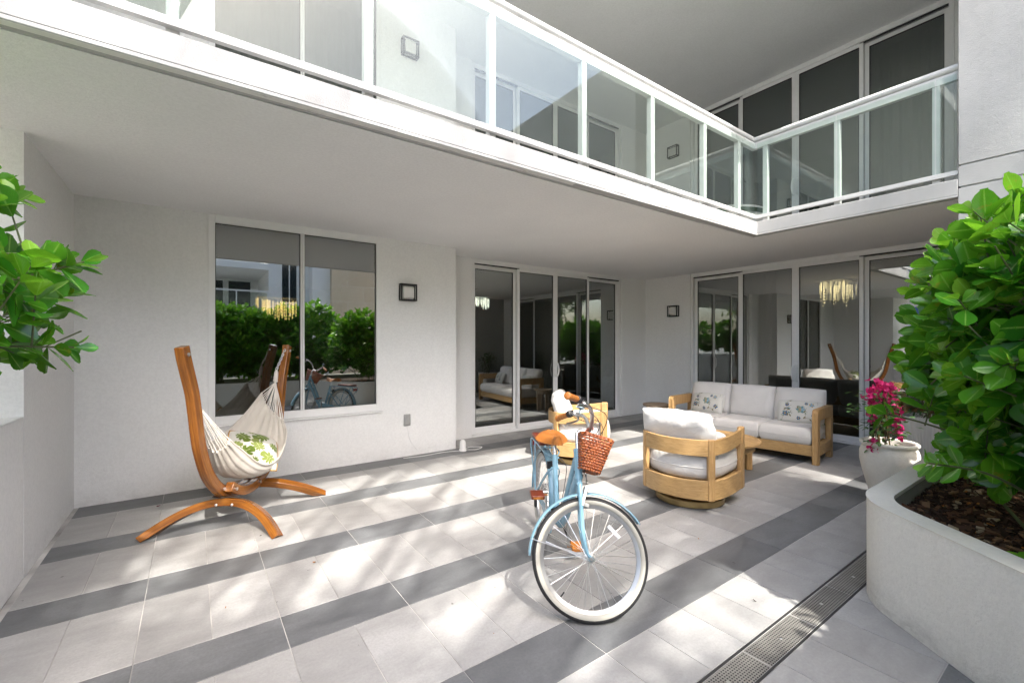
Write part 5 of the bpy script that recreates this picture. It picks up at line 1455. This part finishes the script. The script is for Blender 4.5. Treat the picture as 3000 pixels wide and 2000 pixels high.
b=MB(); b.tube([(.135,-.058,.33),(.06,-.066,.35)],.004,6)
for k in range(7): b.lathe([(.045-.004*k,.036+.003*k),(.045-.004*k,.038+.003*k)],24,M=Matrix.Translation((0,0,bR))@Matrix.Rotation(R(90),4,'X'))
b.box(-.02,.02,-.07,-.055,-.10,.0,M=Matrix.Translation((.0,0,bR-.01))); bp('rear_gears',b,'black')
b=MB(); b.box(-.015,.015,-.035,.035,-.02,.03,M=Matrix.Translation((.215,0,.585))); b.tube([(.215,0,.61),(.24,.04,.66)],.003,6); bp('rear_brake',b,'black',bevel=.003)
# ---------------------------------------------------------------- things indoors, seen through and in the glass
def chandelier(label,loc,w,d,m,seed,n=150,drop=.45):
    e=empty('chandelier',loc,0,label,'chandelier'); r=random.Random(seed); b=MB(); c=MB()
    b.box(-w/2,w/2,-d/2,d/2,-.03,-.005); b.build('canopy_plate',M['frame'],e)
    rods=MB()
    for k in range(n):
        x=r.uniform(-w/2,w/2); y=r.uniform(-d/2,d/2); z0=-.03; L_=drop*(.35+.65*(.5+.5*math.sin(x*7+1)))*r.uniform(.6,1.05)
        rods.tube([(x,y,-.03),(x,y,-.03-L_)],.0015,3,caps=False)
        for q in range(6):
            z=-.03-L_*(1-q*.15); c.sphere((x,y,z),(.007,.007,.018),5,4)
    c.build('crystals',M[m],e,smooth=0); rods.build('rods',M['steel'],e,smooth=0); return e
chandelier('long rippling clear crystal chandelier inside the middle sliding doors',(4.35,8.0,Z1-.35),1.5,.35,'crystal_cool',1,220,.40)
chandelier('warm glowing crystal chandelier inside the right sliding doors',(11.0,3.62,Z1-.02),.8,.5,'crystal_dim',2,70,.5)
chandelier('golden lit chandelier hanging inside the wide left window',(1.05,7.6,Z1-.62),.55,.3,'crystal_warm',3,60,.32)
# dark seating group indoors on the right
def lounge(label,loc,rz,w):
    e=empty('lounge_sofa',loc,rz,label,'sofa')
    b=MB(); b.box(-w/2,w/2,-.42,.42,.10,.40); b.build('seat',M['dark_fabric'],e,bevel=.04,bseg=3)
    b=MB(); b.box(-w/2,w/2,.26,.44,.401,.86); b.build('backrest',M['dark_fabric'],e,bevel=.05,bseg=3)
    for s in (-1,1):
        b=MB(); b.box(s*w/2-.07,s*w/2+.07,-.42,.44,.05,.60); b.build('arm',M['dark_fabric'],e,bevel=.03,bseg=3)
    b=MB(); b.box(-w/2+.08,w/2-.08,-.40,.24,.401,.52); b.build('seat_cushion',M['blue_fabric'],e,bevel=.04,bseg=3); return e
lounge('charcoal sofa with blue cushions indoors behind the right sliding doors',(9.3,3.1,0),R(90),2.0)
# tall planter with a big plant and a gilt leaf sculpture inside the middle doors
e=empty('indoor_pot',(7.5,6.75,0),0,'tall pale round pot indoors near the right end of the middle doors','pot')
b=MB(); b.lathe([(0,.001),(.17,.001),(.22,.72),(.20,.74),(.18,.70),(0,.69)],32); b.build('pot_body',M['pot_white'],e)
e=empty('agave',(7.5,6.75,.70),0,'large grey green agave growing in the indoor pot','plant'); r=random.Random(4); f=MB()
for k in range(16):
    a=k*2.4; d=Vector((math.cos(a)*.55,math.sin(a)*.55,1+r.gauss(0,.25))); v,ff=obovate(.75*r.uniform(.6,1),.16,-.12,.35,5); m_=leaf_M(Vector((0,0,0)),d,Vector((-math.cos(a),-math.sin(a),.4))); f.add([m_@Vector(p) for p in v],ff,0,(.3,.0,0,1))
f.build('foliage',M['darkleaf'],e,smooth=180)
e=empty('leaf_sculpture',(6.98,6.48,0),0,'gilt curling leaf sculpture standing indoors by the middle doors','sculpture')
b=MB(); b.tube(catmull([(0,0,.02),(.08,0,.4),(-.03,0,.8),(.10,0,1.2),(.05,0,1.5)],8),.014,8)
for k in range(8):
    z=.35+k*.14; v,ff=obovate(.24,.09,.25,.3,4); m_=leaf_M(Vector((.03*math.sin(z*7)+.03,0,z)),Vector((.7 if k%2 else -.7,.1,.5)),Vector((0,-1,.2))); b.add([m_@Vector(p) for p in v],ff)
b.build('gilt_leaves',M['gold'],e,smooth=60,solid=.004); b=MB(); b.lathe([(0,.001),(.12,.001),(.12,.02),(0,.02)],20); b.build('base',M['gold'],e)
# daybed upstairs behind the railing corner
e=empty('balcony_daybed',(6.45,3.55,ZS),R(8),'white rounded daybed with a green band on the upstairs balcony','sofa')
b=MB(); b.lathe([(0,.02),(.50,.02),(.56,.10),(.58,.30),(.56,.40),(0,.42)],40); b.build('seat',M['cushion_w'],e,smooth=50)
b=MB(); b.lathe([(.585,.30),(.592,.30),(.592,.36),(.585,.36)],40,closed=True); b.build('band',M['darkleaf'],e)
b=MB(); b.box(-.5,.5,.30,.46,.42,.72); b.build('backrest',M['cushion_w'],e,bevel=.06,bseg=3)

# ---------------------------------------------------------------- camera, sun, sky
cam=bpy.data.cameras.new('camera'); co=bpy.data.objects.new('camera',cam); COL.objects.link(co)
co.location=(0,0,1.482); co.rotation_euler=(R(90),0,R(54.2885-90))
cam.sensor_width=36; cam.sensor_fit='HORIZONTAL'; cam.lens=36*1303.84/3000; cam.shift_y=3.86/3000; cam.clip_start=.05; cam.clip_end=500
scene.camera=co
sun=bpy.data.lights.new('sun','SUN'); sun.energy=SUN_E; sun.angle=R(.53); sun.color=(1,.955,.88)
so=bpy.data.objects.new('sun',sun); COL.objects.link(so)
sd=Vector((SX,SY,-1)).normalized(); so.rotation_euler=sd.to_track_quat('-Z','Y').to_euler(); so.location=(-3,-12,15)
el=math.asin(-sd.z); az=math.atan2(-sd.x,-sd.y)      # compass direction towards the sun, from +Y clockwise
w=bpy.data.worlds.new('World'); scene.world=w; w.use_nodes=True; nt=w.node_tree; bg=nt.nodes['Background']
sk=nt.nodes.new('ShaderNodeTexSky'); sk.sky_type='NISHITA'; sk.sun_disc=False; sk.sun_elevation=el; sk.sun_rotation=az
sk.air_density=1.0; sk.dust_density=4.2; sk.ozone_density=1.0
nt.links.new(sk.outputs[0],bg.inputs[0]); bg.inputs[1].default_value=SKY_S
vs=scene.view_settings; vs.view_transform='Standard'; vs.look='None'; vs.gamma=1; vs.use_curve_mapping=False; vs.exposure=EXPO
cy=scene.cycles
cy.max_bounces=10; cy.diffuse_bounces=5; cy.glossy_bounces=5; cy.transmission_bounces=6; cy.transparent_max_bounces=24
cy.use_denoising=True
try: cy.denoiser='OPENIMAGEDENOISE'
except Exception: pass
cy.sample_clamp_indirect=6; cy.caustics_reflective=False; cy.caustics_refractive=False
